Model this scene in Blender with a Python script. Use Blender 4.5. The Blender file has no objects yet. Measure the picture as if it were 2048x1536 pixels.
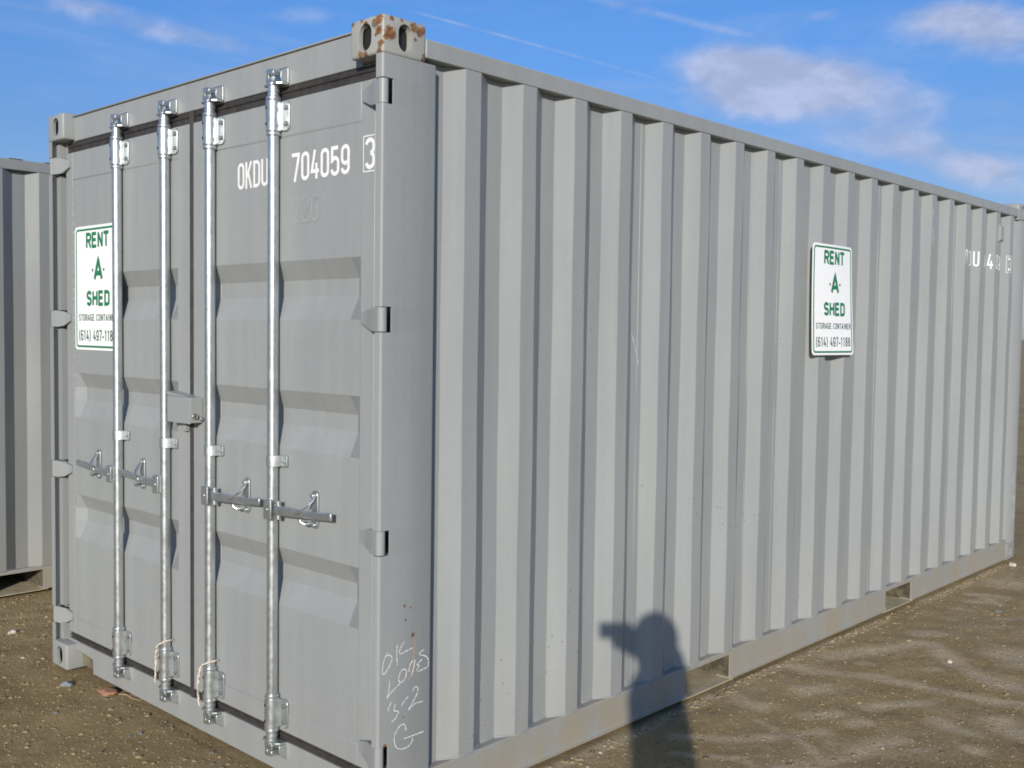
import bpy, bmesh, math, random
import numpy as np
from mathutils import Vector, Matrix
R = math.radians
random.seed(7); rng = np.random.default_rng(7)
sc = bpy.context.scene
COL = sc.collection

# ------------------------------------------------------------------ camera
CAM = Vector((2.52800, -2.08496, 1.61551))
CR = Vector((0.72752179, 0.68594517, 0.01383018))
CU = Vector((-0.04412629, 0.02666547, 0.99867003))
CF = Vector((-0.68466409, 0.72716448, -0.04966793))
cd = bpy.data.cameras.new('camera'); cam = bpy.data.objects.new('camera', cd); COL.objects.link(cam)
cam.matrix_world = Matrix(((CR.x, CU.x, -CF.x, CAM.x), (CR.y, CU.y, -CF.y, CAM.y), (CR.z, CU.z, -CF.z, CAM.z), (0, 0, 0, 1)))
cd.sensor_fit = 'HORIZONTAL'; cd.sensor_width = 36.0; cd.lens = 36.0 * 2084.134 / 2048.0
cd.clip_start = 0.02; cd.clip_end = 3000
sc.camera = cam

# ------------------------------------------------------------------ exposure
sc.view_settings.view_transform = 'Standard'; sc.view_settings.look = 'None'
sc.view_settings.exposure = 0.35; sc.view_settings.gamma = 1.0
sc.cycles.filter_width = 1.8

# ------------------------------------------------------------------ sun
SUN = Vector((2.54800, -3.27679, 1.18356)).normalized()
SUN_EL = math.asin(SUN.z); SUN_ROT = math.atan2(SUN.x, SUN.y)
sl = bpy.data.lights.new('sun', 'SUN'); so = bpy.data.objects.new('sun', sl); COL.objects.link(so)
sl.energy = 3.5; sl.angle = R(0.53); sl.color = (1.0, 0.93, 0.82)
so.location = (6, -8, 4); so.rotation_euler = SUN.to_track_quat('Z', 'Y').to_euler()

# ------------------------------------------------------------------ node helper
class NT:
    def __init__(s, tree): s.t = tree; s.n = tree.nodes; s.l = tree.links
    def new(s, typ, **kw):
        n = s.n.new(typ)
        for k, v in kw.items(): setattr(n, k, v)
        return n
    def link(s, a, b): s.l.new(a, b)
    def put(s, sock, v):
        if hasattr(v, 'is_output') or isinstance(v, bpy.types.NodeSocket): s.l.new(v, sock)
        else:
            if isinstance(v, (tuple, list)) and sock.type == 'RGBA' and len(v) == 3: v = (*v, 1)
            sock.default_value = v
    def math(s, op, a, b=None, c=None, clamp=False):
        n = s.new('ShaderNodeMath', operation=op, use_clamp=clamp)
        s.put(n.inputs[0], a)
        if b is not None: s.put(n.inputs[1], b)
        if c is not None: s.put(n.inputs[2], c)
        return n.outputs[0]
    def vmath(s, op, a, b=None):
        n = s.new('ShaderNodeVectorMath', operation=op); s.put(n.inputs[0], a)
        if b is not None: s.put(n.inputs[1], b)
        return n.outputs[1] if op in ('LENGTH', 'DISTANCE', 'DOT_PRODUCT') else n.outputs[0]
    def mix(s, f, a, b, typ='MIX'):
        n = s.new('ShaderNodeMix', data_type='RGBA', blend_type=typ)
        s.put(n.inputs[0], f); s.put(n.inputs[6], a); s.put(n.inputs[7], b)
        return n.outputs[2]
    def noise(s, vec, scale, detail=4, rough=0.55, dist=0.0, out=0):
        n = s.new('ShaderNodeTexNoise'); s.put(n.inputs['Vector'], vec)
        n.inputs['Scale'].default_value = scale; n.inputs['Detail'].default_value = detail
        n.inputs['Roughness'].default_value = rough; n.inputs['Distortion'].default_value = dist
        return n.outputs[out]
    def ramp(s, v, lo, hi, a=0.0, b=1.0, smooth=True):
        n = s.new('ShaderNodeMapRange', interpolation_type='SMOOTHSTEP' if smooth else 'LINEAR')
        s.put(n.inputs[0], v)
        for i, x in enumerate((lo, hi, a, b)): s.put(n.inputs[i + 1], x)
        return n.outputs[0]
    def scale(s, vec, xyz):
        n = s.new('ShaderNodeMapping'); s.put(n.inputs[0], vec); n.inputs['Scale'].default_value = xyz
        return n.outputs[0]
    def sep(s, v):
        n = s.new('ShaderNodeSeparateXYZ'); s.put(n.inputs[0], v); return n.outputs
    def comb(s, x, y, z=0.0):
        n = s.new('ShaderNodeCombineXYZ')
        for i, v in enumerate((x, y, z)): s.put(n.inputs[i], v)
        return n.outputs[0]
    def bump(s, h, strength, dist, normal=None):
        n = s.new('ShaderNodeBump'); s.put(n.inputs['Height'], h)
        n.inputs['Strength'].default_value = strength; n.inputs['Distance'].default_value = dist
        if normal is not None: s.put(n.inputs['Normal'], normal)
        return n.outputs[0]

# ------------------------------------------------------------------ world: sky with clouds laid out by direction
w = bpy.data.worlds.new('World'); sc.world = w; w.use_nodes = True
w.node_tree.nodes.clear(); t = NT(w.node_tree)
sky = t.new('ShaderNodeTexSky', sky_type='NISHITA'); sky.sun_disc = False
sky.sun_elevation = SUN_EL; sky.sun_rotation = SUN_ROT
sky.air_density = 1.0; sky.dust_density = 0.6; sky.ozone_density = 2.5; sky.altitude = 200
tc = t.new('ShaderNodeTexCoord').outputs['Generated']
x, y, z = t.sep(tc)
az = t.math('MULTIPLY', t.math('ARCTAN2', x, y), 57.2958)
el = t.math('MULTIPLY', t.math('ARCSINE', z), 57.2958)
ae = t.comb(az, t.math('MULTIPLY', el, 1.7), 0.0)
n1 = t.noise(ae, 0.16, 7, 0.6, 0.5)
n2 = t.noise(t.vmath('ADD', ae, (37.0, 11.0, 3.0)), 0.42, 8, 0.58, 0.25)
nn = t.math('ADD', t.math('MULTIPLY', n1, 0.55), t.math('MULTIPLY', n2, 0.45))
def blob(a0, e0, sa, se, amp):
    u = t.math('DIVIDE', t.math('SUBTRACT', az, a0), sa); v = t.math('DIVIDE', t.math('SUBTRACT', el, e0), se)
    q = t.math('ADD', t.math('MULTIPLY', u, u), t.math('MULTIPLY', v, v))
    return t.math('MULTIPLY', t.math('EXPONENT', t.math('MULTIPLY', q, -1.0)), amp)
acc = None
for bl in ((-32.0, 14.2, 3.2, 1.15, 0.80), (-28.0, 13.0, 4.6, 1.5, 0.85), (-30.5, 12.2, 4.0, 1.1, 0.5), (-23.0, 11.4, 3.2, 1.3, 0.50),
           (-21.2, 15.6, 3.0, 1.05, 0.80), (-18.2, 14.4, 2.8, 1.3, 0.65), (-25.0, 10.2, 4.0, 0.8, 0.35), (-22.8, 9.4, 3.0, 0.8, 0.50), (-19.4, 8.3, 2.4, 0.9, 0.85), (-16.5, 7.0, 2.5, 0.8, 0.5),
           (-65.5, 15.6, 3.2, 0.6, 0.55), (-61.0, 14.8, 3.6, 0.6, 0.60), (-58.0, 14.2, 2.4, 0.5, 0.4), (-27.5, 16.2, 1.6, 0.4, 0.4), (-55.0, 16.2, 3.0, 0.6, 0.3),
           (30.0, 25.0, 14.0, 4.0, 0.6), (80.0, 14.0, 12.0, 3.0, 0.7), (-120.0, 18.0, 14.0, 3.0, 0.6), (140.0, 30.0, 20.0, 5.0, 0.5)):
    b_ = blob(*bl); acc = b_ if acc is None else t.math('ADD', acc, b_)
dens = t.ramp(t.math('ADD', acc, t.math('MULTIPLY', nn, 1.15)), 0.74, 1.46)
wisp = t.ramp(t.noise(t.scale(t.vmath('ADD', ae, (5.0, 80.0, 0.0)), (0.5, 1.6, 1.0)), 0.12, 6, 0.6, 1.2), 0.44, 0.85, 0.0, 0.24)
# two old contrails, as arcs across the sky
def trail(a0, e0, a1, e1, wd, amp, bow):
    s_ = t.math('DIVIDE', t.math('SUBTRACT', az, a0), a1 - a0)
    inside = t.math('MULTIPLY', t.ramp(s_, -0.1, 0.15), t.ramp(s_, 0.8, 1.1, 1.0, 0.0))
    line = t.math('ADD', t.math('ADD', t.math('MULTIPLY', s_, e1 - e0), e0), t.math('MULTIPLY', t.math('MULTIPLY', s_, t.math('SUBTRACT', 1.0, s_)), bow))
    d_ = t.math('ABSOLUTE', t.math('SUBTRACT', el, line))
    return t.math('MULTIPLY', t.math('MULTIPLY', t.ramp(d_, 0.0, wd, 1.0, 0.0), inside), t.math('MULTIPLY', t.ramp(n2, 0.3, 0.65), amp))
tr = t.math('ADD', trail(-48.5, 16.6, -35.5, 13.4, 0.12, 0.34, 0.5), trail(-41.5, 18.0, -30.0, 15.2, 0.3, 0.26, 0.3))
fac = t.math('ADD', t.math('MAXIMUM', t.math('MULTIPLY', dens, 0.74), wisp), tr, clamp=True)
lum = t.ramp(t.math('ADD', n2, t.math('MULTIPLY', t.math('SUBTRACT', nn, 0.5), 1.0)), 0.3, 0.8, 0.86, 1.12)
grade = t.mix(t.ramp(el, 7.0, 17.5), (0.64, 0.77, 1.08), (0.58, 0.94, 1.42))
base = t.mix(1.0, sky.outputs[0], grade, 'MULTIPLY')
CL = 7.6
cloudc = t.vmath('SCALE', (0.66 * CL, 0.71 * CL, 0.93 * CL)); cloudc.node.inputs['Scale'].default_value = 1.0
t.link(lum, cloudc.node.inputs['Scale'])
colr = t.mix(fac, base, cloudc)
bg = t.new('ShaderNodeBackground'); t.link(colr, bg.inputs[0]); bg.inputs[1].default_value = 0.080
t.link(bg.outputs[0], t.new('ShaderNodeOutputWorld').inputs[0])

# ------------------------------------------------------------------ materials
def material(name):
    m = bpy.data.materials.new(name); m.use_nodes = True; m.node_tree.nodes.clear()
    t = NT(m.node_tree); p = t.new('ShaderNodeBsdfPrincipled'); o = t.new('ShaderNodeOutputMaterial')
    t.link(p.outputs[0], o.inputs[0]); return m, t, p
def pos(t): return t.new('ShaderNodeNewGeometry').outputs['Position']
PAINT = (0.286, 0.300, 0.298)
DIRT = (0.302, 0.262, 0.193)
def paint(name, dirt_hi, dirt_amt, base=PAINT, rust=None, rough=0.42, specks=None):
    """grey container paint; dust rising from the ground to dirt_hi, optional rust patches (world position, radius)"""
    m, t, p = material(name); P = pos(t)
    a = t.noise(P, 0.9, 4, 0.55); b = t.noise(P, 26.0, 3, 0.6)
    streak = t.noise(t.scale(P, (7.0, 7.0, 0.35)), 2.0, 4, 0.6)
    v = t.math('ADD', t.math('ADD', t.ramp(a, 0.3, 0.7, -0.035, 0.035), t.ramp(b, 0.3, 0.7, -0.012, 0.012)), t.ramp(streak, 0.3, 0.75, -0.04, 0.04))
    col = t.mix(1.0, base, t.comb(t.math('ADD', v, 1.0), t.math('ADD', v, 1.0), t.math('ADD', t.math('MULTIPLY', v, 0.8), 1.0)), 'MULTIPLY')
    z_ = t.sep(P)[2]
    d = t.math('MULTIPLY', t.ramp(z_, 0.0, dirt_hi, 1.0, 0.0), dirt_amt)
    d = t.math('MULTIPLY', d, t.ramp(t.noise(t.scale(P, (1.0, 1.0, 0.5)), 5.0, 5, 0.65), 0.3, 0.68, 0.25, 1.1), clamp=True)
    col = t.mix(d, col, DIRT)
    rgh = t.math('ADD', t.ramp(t.noise(P, 4.0, 4), 0.3, 0.7, rough - 0.05, rough + 0.07), t.math('MULTIPLY', d, 0.3))
    if rust:
        acc = None
        for (px, py, pz, r) in rust:
            q = t.ramp(t.vmath('DISTANCE', P, (px, py, pz)), 0.0, r, 1.0, 0.0)
            acc = q if acc is None else t.math('MAXIMUM', acc, q)
        nz = t.noise(P, 130.0, 6, 0.75, 0.4)
        mask = t.ramp(t.math('ADD', t.math('MULTIPLY', acc, 0.50), t.math('MULTIPLY', nz, 1.0)), 0.70, 0.80)
        rc = t.mix(t.ramp(t.noise(P, 60.0, 4), 0.35, 0.65), (0.12, 0.055, 0.028), (0.27, 0.135, 0.052))
        rc = t.mix(t.ramp(t.noise(t.vmath('ADD', P, (5.0, 2.0, 1.0)), 22.0, 2), 0.52, 0.62), rc, (0.15, 0.115, 0.10))
        col = t.mix(mask, col, rc); rgh = t.math('MAXIMUM', rgh, t.math('MULTIPLY', mask, 0.85))
    if specks:
        vo = t.new('ShaderNodeTexVoronoi'); t.put(vo.inputs['Vector'], P); vo.inputs['Scale'].default_value = 34.0
        dot = t.ramp(vo.outputs['Distance'], 0.06, 0.13, 1.0, 0.0)
        reg = t.ramp(t.noise(P, 1.7, 2), 0.60, 0.66)
        k = t.math('MULTIPLY', dot, reg)
        col = t.mix(k, col, (0.10, 0.065, 0.045))
    t.put(p.inputs['Base Color'], col); t.put(p.inputs['Roughness'], rgh)
    p.inputs['Specular IOR Level'].default_value = 0.36
    h = t.math('ADD', t.math('MULTIPLY', t.noise(P, 5.0, 3), 0.8), t.math('MULTIPLY', t.noise(P, 240.0, 2), 0.06))
    t.put(p.inputs['Normal'], t.bump(h, 0.22, 0.006))
    return m
def plain(name, c, rough=0.5, metal=0.0, var=0.08, scale=30.0, bump=0.0, spec=0.5):
    m, t, p = material(name); P = pos(t)
    n = t.noise(P, scale, 4)
    f = t.ramp(n, 0.3, 0.7, 1.0 - var, 1.0 + var)
    t.put(p.inputs['Base Color'], t.mix(1.0, c, t.comb(f, f, f), 'MULTIPLY'))
    t.put(p.inputs['Roughness'], t.ramp(t.noise(P, scale * 0.4, 3), 0.3, 0.7, rough * 0.85, min(1, rough * 1.15)))
    p.inputs['Metallic'].default_value = metal; p.inputs['Specular IOR Level'].default_value = spec
    if bump: t.put(p.inputs['Normal'], t.bump(n, bump, 0.004))
    return m
M = {}
M['paint'] = paint('grey_paint', 0.5, 0.16)
M['panel'] = paint('grey_panel_paint', 0.6, 0.20, specks=True)
M['darker_panel'] = paint('darker_grey_panel_paint', 0.6, 0.3, base=(0.235, 0.248, 0.247))  # darker grey than the other panels, used on the neighbouring container
M['rail'] = paint('dusty_rail_paint', 0.46, 0.9)
W, H, L = 2.438, 2.591, 6.058
CH = 0.120                                           # corner casting height
rustN = [(-0.005, 0.03, 2.535, 0.045), (-0.02, 0.0, 2.575, 0.035), (-0.04, 0.0, 2.565, 0.03), (-0.02, 0.0, 2.54, 0.03), (-0.012, 0.0, 2.50, 0.025), (-0.02, 0.0, 2.478, 0.022),
         (-0.085, 0.0, 2.572, 0.018), (-0.11, 0.0, 2.482, 0.022), (-0.085, 0.0, 2.478, 0.02), (-0.15, 0.0, 2.58, 0.018), (-0.105, 0.0, 2.585, 0.015),
         (0.0, 0.022, 2.545, 0.02), (0.0, 0.012, 2.52, 0.02), (0.0, 0.035, 2.582, 0.018), (0.0, 0.075, 2.585, 0.014), (0.0, 0.125, 2.572, 0.03), (0.0, 0.15, 2.562, 0.03), (0.0, 0.165, 2.57, 0.025),
         (0.0, 0.17, 2.49, 0.018), (0.0, 0.165, 2.478, 0.016), (0.0, 0.132, 2.535, 0.012), (-0.035, 0.0, 2.53, 0.012)]
M['casting'] = paint('chipped_casting_paint', 0.3, 0.3, base=(0.335, 0.342, 0.315), rust=rustN)
M['post'] = paint('stained_post_paint', 0.5, 0.22, rust=[(0.0, 0.145, 0.625, 0.016), (0.0, 0.108, 0.727, 0.011), (0.0, 0.134, 0.717, 0.007), (0.0, 0.113, 0.68, 0.009), (0.0, 0.107, 0.361, 0.006), (0.0, 0.03, 0.286, 0.016)])
M['seal'] = plain('black_rubber', (0.038, 0.034, 0.031), 0.6, var=0.25)
M['inside'] = plain('dark_pocket_paint', (0.085, 0.074, 0.048), 0.9, var=0.5, scale=30.0)
M['gusset'] = plain('muddy_gusset_paint', (0.150, 0.128, 0.085), 0.85, var=0.3, scale=9.0)
M['strap'] = plain('dust_covered_strap', (0.40, 0.345, 0.23), 0.9, var=0.15, scale=14.0)
m, t, p = material('galvanised_steel'); P = pos(t)
vo = t.new('ShaderNodeTexVoronoi'); t.put(vo.inputs['Vector'], P); vo.inputs['Scale'].default_value = 90.0
f = t.math('ADD', t.ramp(t.noise(P, 14.0, 4), 0.3, 0.7, 0.9, 1.04), t.math('MULTIPLY', t.sep(vo.outputs['Color'])[0], 0.06))
t.put(p.inputs['Base Color'], t.mix(1.0, (0.53, 0.56, 0.565), t.comb(f, f, f), 'MULTIPLY'))
p.inputs['Metallic'].default_value = 0.88
t.put(p.inputs['Roughness'], t.ramp(t.noise(P, 45.0, 4), 0.3, 0.7, 0.33, 0.45))
t.put(p.inputs['Normal'], t.bump(t.noise(P, 130.0, 3), 0.05, 0.0015)); M['galv'] = m
M['white_paint'] = plain('white_stencil_paint', (0.80, 0.80, 0.78), 0.5, var=0.05)
M['ghost'] = plain('faded_stencil_paint', (0.302, 0.316, 0.314), 0.42, var=0.05)
M['chalk'] = plain('white_chalk', (0.66, 0.67, 0.67), 0.9, var=0.35, scale=160.0)
M['runstain'] = plain('rust_run_stain', (0.47, 0.33, 0.20), 0.8, var=0.2, scale=60.0)
M['sign_white'] = plain('white_sign_enamel', (0.90, 0.905, 0.90), 0.3, var=0.015)
M['sign_green'] = plain('green_sign_ink', (0.012, 0.19, 0.085), 0.35, var=0.05)
M['sign_dark'] = plain('dark_green_sign_ink', (0.022, 0.085, 0.055), 0.35, var=0.05)
M['bolt'] = plain('dull_bolt_zinc', (0.30, 0.30, 0.30), 0.45, metal=0.8)
M['black'] = plain('black_hole', (0.012, 0.012, 0.012), 0.7)
M['brass'] = plain('lock_nickel', (0.60, 0.58, 0.52), 0.3, metal=1.0)
M['rope'] = plain('cotton_cord', (0.62, 0.55, 0.46), 0.9, var=0.25, scale=220.0, bump=0.4)

# ------------------------------------------------------------------ mesh builder
class MB:
    def __init__(s): s.v = []; s.f = []; s.sm = []
    def add(s, vs, fs, smooth=False):
        o = len(s.v); s.v += [tuple(map(float, q)) for q in vs]
        s.f += [tuple(i + o for i in q) for q in fs]; s.sm += [smooth] * len(fs); return s
    def box(s, x0, x1, y0, y1, z0, z1):
        x0, x1 = sorted((x0, x1)); y0, y1 = sorted((y0, y1)); z0, z1 = sorted((z0, z1))
        vs = [(x, y, z) for z in (z0, z1) for y in (y0, y1) for x in (x0, x1)]
        return s.add(vs, [(0, 2, 3, 1), (4, 5, 7, 6), (0, 1, 5, 4), (2, 6, 7, 3), (0, 4, 6, 2), (1, 3, 7, 5)])
    def prism(s, poly, a0, a1, axis='z', smooth=False):
        """polygon (2D, any winding) extruded along an axis; z: (x,y), y: (x,z), x: (y,z)"""
        area = sum(poly[i][0] * poly[(i + 1) % len(poly)][1] - poly[(i + 1) % len(poly)][0] * poly[i][1] for i in range(len(poly)))
        if area < 0: poly = poly[::-1]
        mk = {'z': lambda u, v, a: (u, v, a), 'y': lambda u, v, a: (u, a, v), 'x': lambda u, v, a: (a, u, v)}[axis]
        n = len(poly); vs = [mk(u, v, a0) for u, v in poly] + [mk(u, v, a1) for u, v in poly]
        fs = [tuple(range(n))[::-1], tuple(range(n, 2 * n))] + [(i, (i + 1) % n, n + (i + 1) % n, n + i) for i in range(n)]
        if (axis == 'y') != (a1 < a0): fs = [q[::-1] for q in fs]
        return s.add(vs, fs, smooth)
    def tube(s, path, r, n=12, caps=True, flat=None):
        """tube round a polyline; r a number or a list"""
        P = [Vector(q) for q in path]; rs = r if isinstance(r, (list, tuple)) else [r] * len(P)
        vs = []; up = None
        for i, q in enumerate(P):
            d = (P[min(i + 1, len(P) - 1)] - P[max(i - 1, 0)]).normalized()
            if up is None: up = Vector((0, 0, 1)) if abs(d.z) < 0.9 else Vector((1, 0, 0))
            a = d.cross(up)
            if a.length < 1e-4: a = d.orthogonal()
            a.normalize(); b = d.cross(a).normalized(); up = -b if False else up
            for k in range(n):
                c = 2 * math.pi * k / n; vs.append(q + rs[i] * (math.cos(c) * a + math.sin(c) * b))
        fs = [(i * n + k, i * n + (k + 1) % n, (i + 1) * n + (k + 1) % n, (i + 1) * n + k) for i in range(len(P) - 1) for k in range(n)]
        s.add(vs, fs, True)
        if caps:
            o = len(s.v) - len(vs)
            s.f += [tuple(o + k for k in range(n))[::-1], tuple(o + (len(P) - 1) * n + k for k in range(n))]; s.sm += [False, False]
        return s
    def cyl(s, c0, c1, r, n=20, r1=None): return s.tube([c0, c1], [r, r if r1 is None else r1], n)
    def lathe_z(s, x, y, prof, n=24):
        return s.tube([(x, y, z) for r, z in prof], [r for r, z in prof], n)
    def mesh(s, name):
        me = bpy.data.meshes.new(name); me.from_pydata(s.v, [], s.f); me.validate(clean_customdata=False)
        bm = bmesh.new(); bm.from_mesh(me)
        bmesh.ops.recalc_face_normals(bm, faces=bm.faces); bm.to_mesh(me); bm.free()
        return me
ORI = {}
def centre(vs):
    a = np.array(vs); return Vector(((a.min(0) + a.max(0)) / 2).tolist())
def put(name, mb, mat, parent=None, bevel=0.0, seg=2, angle=35, me=None, smooth_angle=35):
    """link one mesh object; its origin is the middle of its own box; geometry is given in world space"""
    if me is None: me = mb.mesh(name)
    me.name = name
    vs = [v.co[:] for v in me.vertices]; c = centre(vs)
    me.transform(Matrix.Translation(-c))
    me.materials.clear(); me.materials.append(mat)
    if smooth_angle:
        me.polygons.foreach_set('use_smooth', [True] * len(me.polygons)); me.set_sharp_from_angle(angle=R(smooth_angle))
    o = bpy.data.objects.new(name, me); COL.objects.link(o)
    if parent is not None: o.parent = parent; o.location = c - ORI[parent.name]
    else: o.location = c
    ORI[o.name] = c
    if bevel:
        b = o.modifiers.new('edge', 'BEVEL'); b.width = bevel; b.segments = seg; b.limit_method = 'ANGLE'; b.angle_limit = R(angle); b.harden_normals = False
    return o
def tag(o, label=None, cat=None, group=None, kind=None):
    for k, v in (('label', label), ('category', cat), ('group', group), ('kind', kind)):
        if v: o[k] = v
    return o
def empty(name, loc):
    o = bpy.data.objects.new(name, None); o.empty_display_size = 0.2; COL.objects.link(o); o.location = loc; ORI[o.name] = Vector(loc); return o
KIDS = {}
def copy_tree(o, parent=None, skip=()):
    c = o.copy(); COL.objects.link(c); c.parent = parent
    for ch in list(o.children):
        if ch.name.split('.')[0] not in skip: copy_tree(ch, c, skip)
    return c
def boolean(base, cutters):
    """base mesh minus cutter meshes, evaluated at once"""
    o = bpy.data.objects.new('tmp_base', base); COL.objects.link(o); tmp = [o]
    for cm in cutters:
        c = bpy.data.objects.new('tmp_cut', cm); COL.objects.link(c); tmp.append(c)
        md = o.modifiers.new('b', 'BOOLEAN'); md.operation = 'DIFFERENCE'; md.solver = 'EXACT'; md.object = c
    bpy.context.view_layer.update(); dg = bpy.context.evaluated_depsgraph_get()
    me = bpy.data.meshes.new_from_object(o.evaluated_get(dg))
    for q in tmp: bpy.data.objects.remove(q)
    return me
def stadium(cu, cv, w_, h_, n=10):
    r = w_ / 2; pts = []
    for k in range(n + 1):
        a = math.pi * k / n; pts.append((cu + r * math.cos(a), cv + h_ / 2 - r + r * math.sin(a)))
    for k in range(n + 1):
        a = math.pi + math.pi * k / n; pts.append((cu + r * math.cos(a), cv - h_ / 2 + r + r * math.sin(a)))
    return pts
def rrect(u0, u1, v0, v1, r, n=5):
    pts = []
    for cu, cv, a0 in ((u1 - r, v1 - r, 0), (u0 + r, v1 - r, 90), (u0 + r, v0 + r, 180), (u1 - r, v0 + r, 270)):
        for k in range(n + 1):
            a = R(a0 + 90 * k / n); pts.append((cu + r * math.cos(a), cv + r * math.sin(a)))
    return pts

# ------------------------------------------------------------------ ribbons (paint strokes) and letters
def ribbon(mb, pts, width, mapf, closed=False, lift=0.0006, step=0.012, taper=False):
    """a painted stroke along a 2D polyline, laid on a surface by mapf(u, v, height)"""
    P = [Vector((p_[0], p_[1])) for p_ in pts]
    if closed: P.append(P[0].copy())
    Q = [P[0]]
    for a, b in zip(P[:-1], P[1:]):
        n = max(1, int((b - a).length / step))
        for k in range(1, n + 1): Q.append(a.lerp(b, k / n))
    if closed: Q = Q[:-1]
    n = len(Q); vs = []; fs = []
    for i, q in enumerate(Q):
        a = Q[i - 1] if (i > 0 or closed) else Q[i]; b = Q[(i + 1) % n] if (i < n - 1 or closed) else Q[i]
        d1 = (q - a); d2 = (b - q)
        if d1.length < 1e-9: d1 = d2
        if d2.length < 1e-9: d2 = d1
        n1 = Vector((-d1.y, d1.x)).normalized(); n2 = Vector((-d2.y, d2.x)).normalized()
        m_ = (n1 + n2)
        if m_.length < 1e-6: m_ = n1
        m_.normalize(); k = min(1.8, 1 / max(0.3, m_.dot(n1))); wd = width / 2 * k
        if taper: wd *= 0.75 + 0.35 * math.sin(i * 1.7) * 0.5
        l_, r_ = q + m_ * wd, q - m_ * wd
        vs += [mapf(l_.x, l_.y, lift * 0.5), mapf(q.x, q.y, lift), mapf(r_.x, r_.y, lift * 0.5)]
    e = n if closed else n - 1
    for i in range(e):
        a, b = 3 * i, 3 * ((i + 1) % n)
        fs += [(a, a + 1, b + 1, b), (a + 1, a + 2, b + 2, b + 1)]
    mb.add(vs, fs, True)
def arc(cu, cv, ru, rv, a0, a1, n=8): return [(cu + ru * math.cos(R(a0 + (a1 - a0) * k / n)), cv + rv * math.sin(R(a0 + (a1 - a0) * k / n))) for k in range(n + 1)]
def glyph(ch):
    """stroke skeletons in a 1 x 2.3 box, (list of (points, closed)), width of stroke about 0.28"""
    t_, b_ = 2.15, 0.15; l, r = 0.14, 0.86; m_ = 0.5; ru = 0.36
    if ch == 'O' or ch == '0': return [(arc(m_, t_ - ru, ru, ru, 0, 180) + arc(m_, b_ + ru, ru, ru, 180, 360), True)]
    if ch == 'K': return [([(l, 0), (l, 2.3)], False), ([(r, 2.3), (l + 0.1, 1.0)], False), ([(l + 0.28, 1.35), (r + 0.02, 0)], False)]
    if ch == 'D': return [([(l, b_), (l, t_)] + arc(m_ - 0.02, t_ - ru, ru + 0.02, ru, 90, 0) + arc(m_ - 0.02, b_ + ru, ru + 0.02, ru, 0, -90), True)]
    if ch == 'U': return [([(l, 2.3)] + arc(m_, b_ + ru, ru, ru, 180, 360) + [(r, 2.3)], False)]
    if ch == '7': return [([(0.02, t_), (r, t_), (r - 0.02, t_ - 0.25), (0.38, 0)], False)]
    if ch == '4': return [([(0.5, 2.3), (0.13, 0.62), (1.0, 0.62)], False), ([(0.68, 1.25), (0.68, 0)], False)]
    if ch == '5': return [([(r, t_), (l + 0.04, t_), (l + 0.02, 1.18), (l + 0.1, 1.22)] + arc(m_, 1.02, ru, 0.36, 110, 0) + arc(m_, b_ + ru, ru, ru, 0, -180), False)]
    if ch == '9': return [(arc(m_, t_ - ru, ru, ru, 0, 180) + arc(m_, 1.22, ru, ru, 180, 360), True), ([(r, 1.5)] + arc(m_, b_ + ru, ru, ru, 0, -180), False)]
    if ch == '3': return [(arc(m_, t_ - ru, ru, ru, 175, 0) + arc(m_ - 0.02, 1.52, ru + 0.02, 0.33, 0, -80), False), (arc(m_ - 0.02, 0.85, ru + 0.02, 0.33, 80, 0) + arc(m_, b_ + ru, ru, ru, 0, -175), False)]
    if ch == '2': return [(arc(m_, t_ - ru, ru, ru, 175, 0) + [(r, 1.5), (l, b_), (0.95, b_)], False)]
    if ch == '6': return [(arc(m_, t_ - ru, ru, ru, 10, 180) + arc(m_, b_ + ru, ru, ru, 180, 360) + [(r, 0.95)] + arc(m_, 0.98, ru, ru, 0, 160), False)]
    if ch == 'G': return [(arc(m_, t_ - ru, ru, ru, 10, 180) + arc(m_, b_ + ru, ru, ru, 180, 360) + [(r, 1.1), (m_, 1.1)], False)]
    if ch == 'R': return [([(l, 0), (l, t_)] + arc(m_ + 0.05, t_ - 0.52, ru, 0.52, 90, -90) + [(l, 1.11)], False), ([(0.55, 1.11), (r + 0.04, 0)], False)]
    if ch == 'E': return [([(r, t_), (l, t_), (l, b_), (r + 0.02, b_)], False), ([(l, 1.2), (r - 0.06, 1.2)], False)]
    if ch == 'N': return [([(l, 0), (l, 2.3)], False), ([(r, 0), (r, 2.3)], False), ([(l, 2.2), (r, 0.1)], False)]
    if ch == 'T': return [([(0.02, t_), (0.98, t_)], False), ([(0.5, t_), (0.5, 0)], False)]
    if ch == 'A': return [([(0.06, 0), (0.5, 2.22), (0.94, 0)], False), ([(0.24, 0.66), (0.76, 0.66)], False)]
    if ch == 'S': return [(arc(m_, 1.65, ru, 0.5, 15, 262) + arc(m_, 0.65, ru, 0.5, 82, -165), False)]
    if ch == 'H': return [([(l, 0), (l, 2.3)], False), ([(r, 0), (r, 2.3)], False), ([(l, 1.2), (r, 1.2)], False)]
    if ch == 'C': return [(arc(m_, t_ - ru - 0.1, ru, ru + 0.1, 15, 180) + arc(m_, b_ + ru + 0.1, ru, ru + 0.1, 180, 345), False)]
    if ch == 'I': return [([(0.5, 0), (0.5, 2.3)], False)]
    if ch == '8': return [(arc(m_, 1.68, ru - 0.03, 0.47, -88, 268, 16), True), (arc(m_, 0.66, ru, 0.51, -90, 266, 16), True)]
    if ch == '(': return [(arc(1.05, 1.1, 0.62, 1.6, 128, 232, 10), False)]
    if ch == ')': return [(arc(-0.05, 1.1, 0.62, 1.6, 52, -52, 10), False)]
    if ch == '-': return [([(0.15, 0.85), (0.85, 0.85)], False)]
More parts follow.
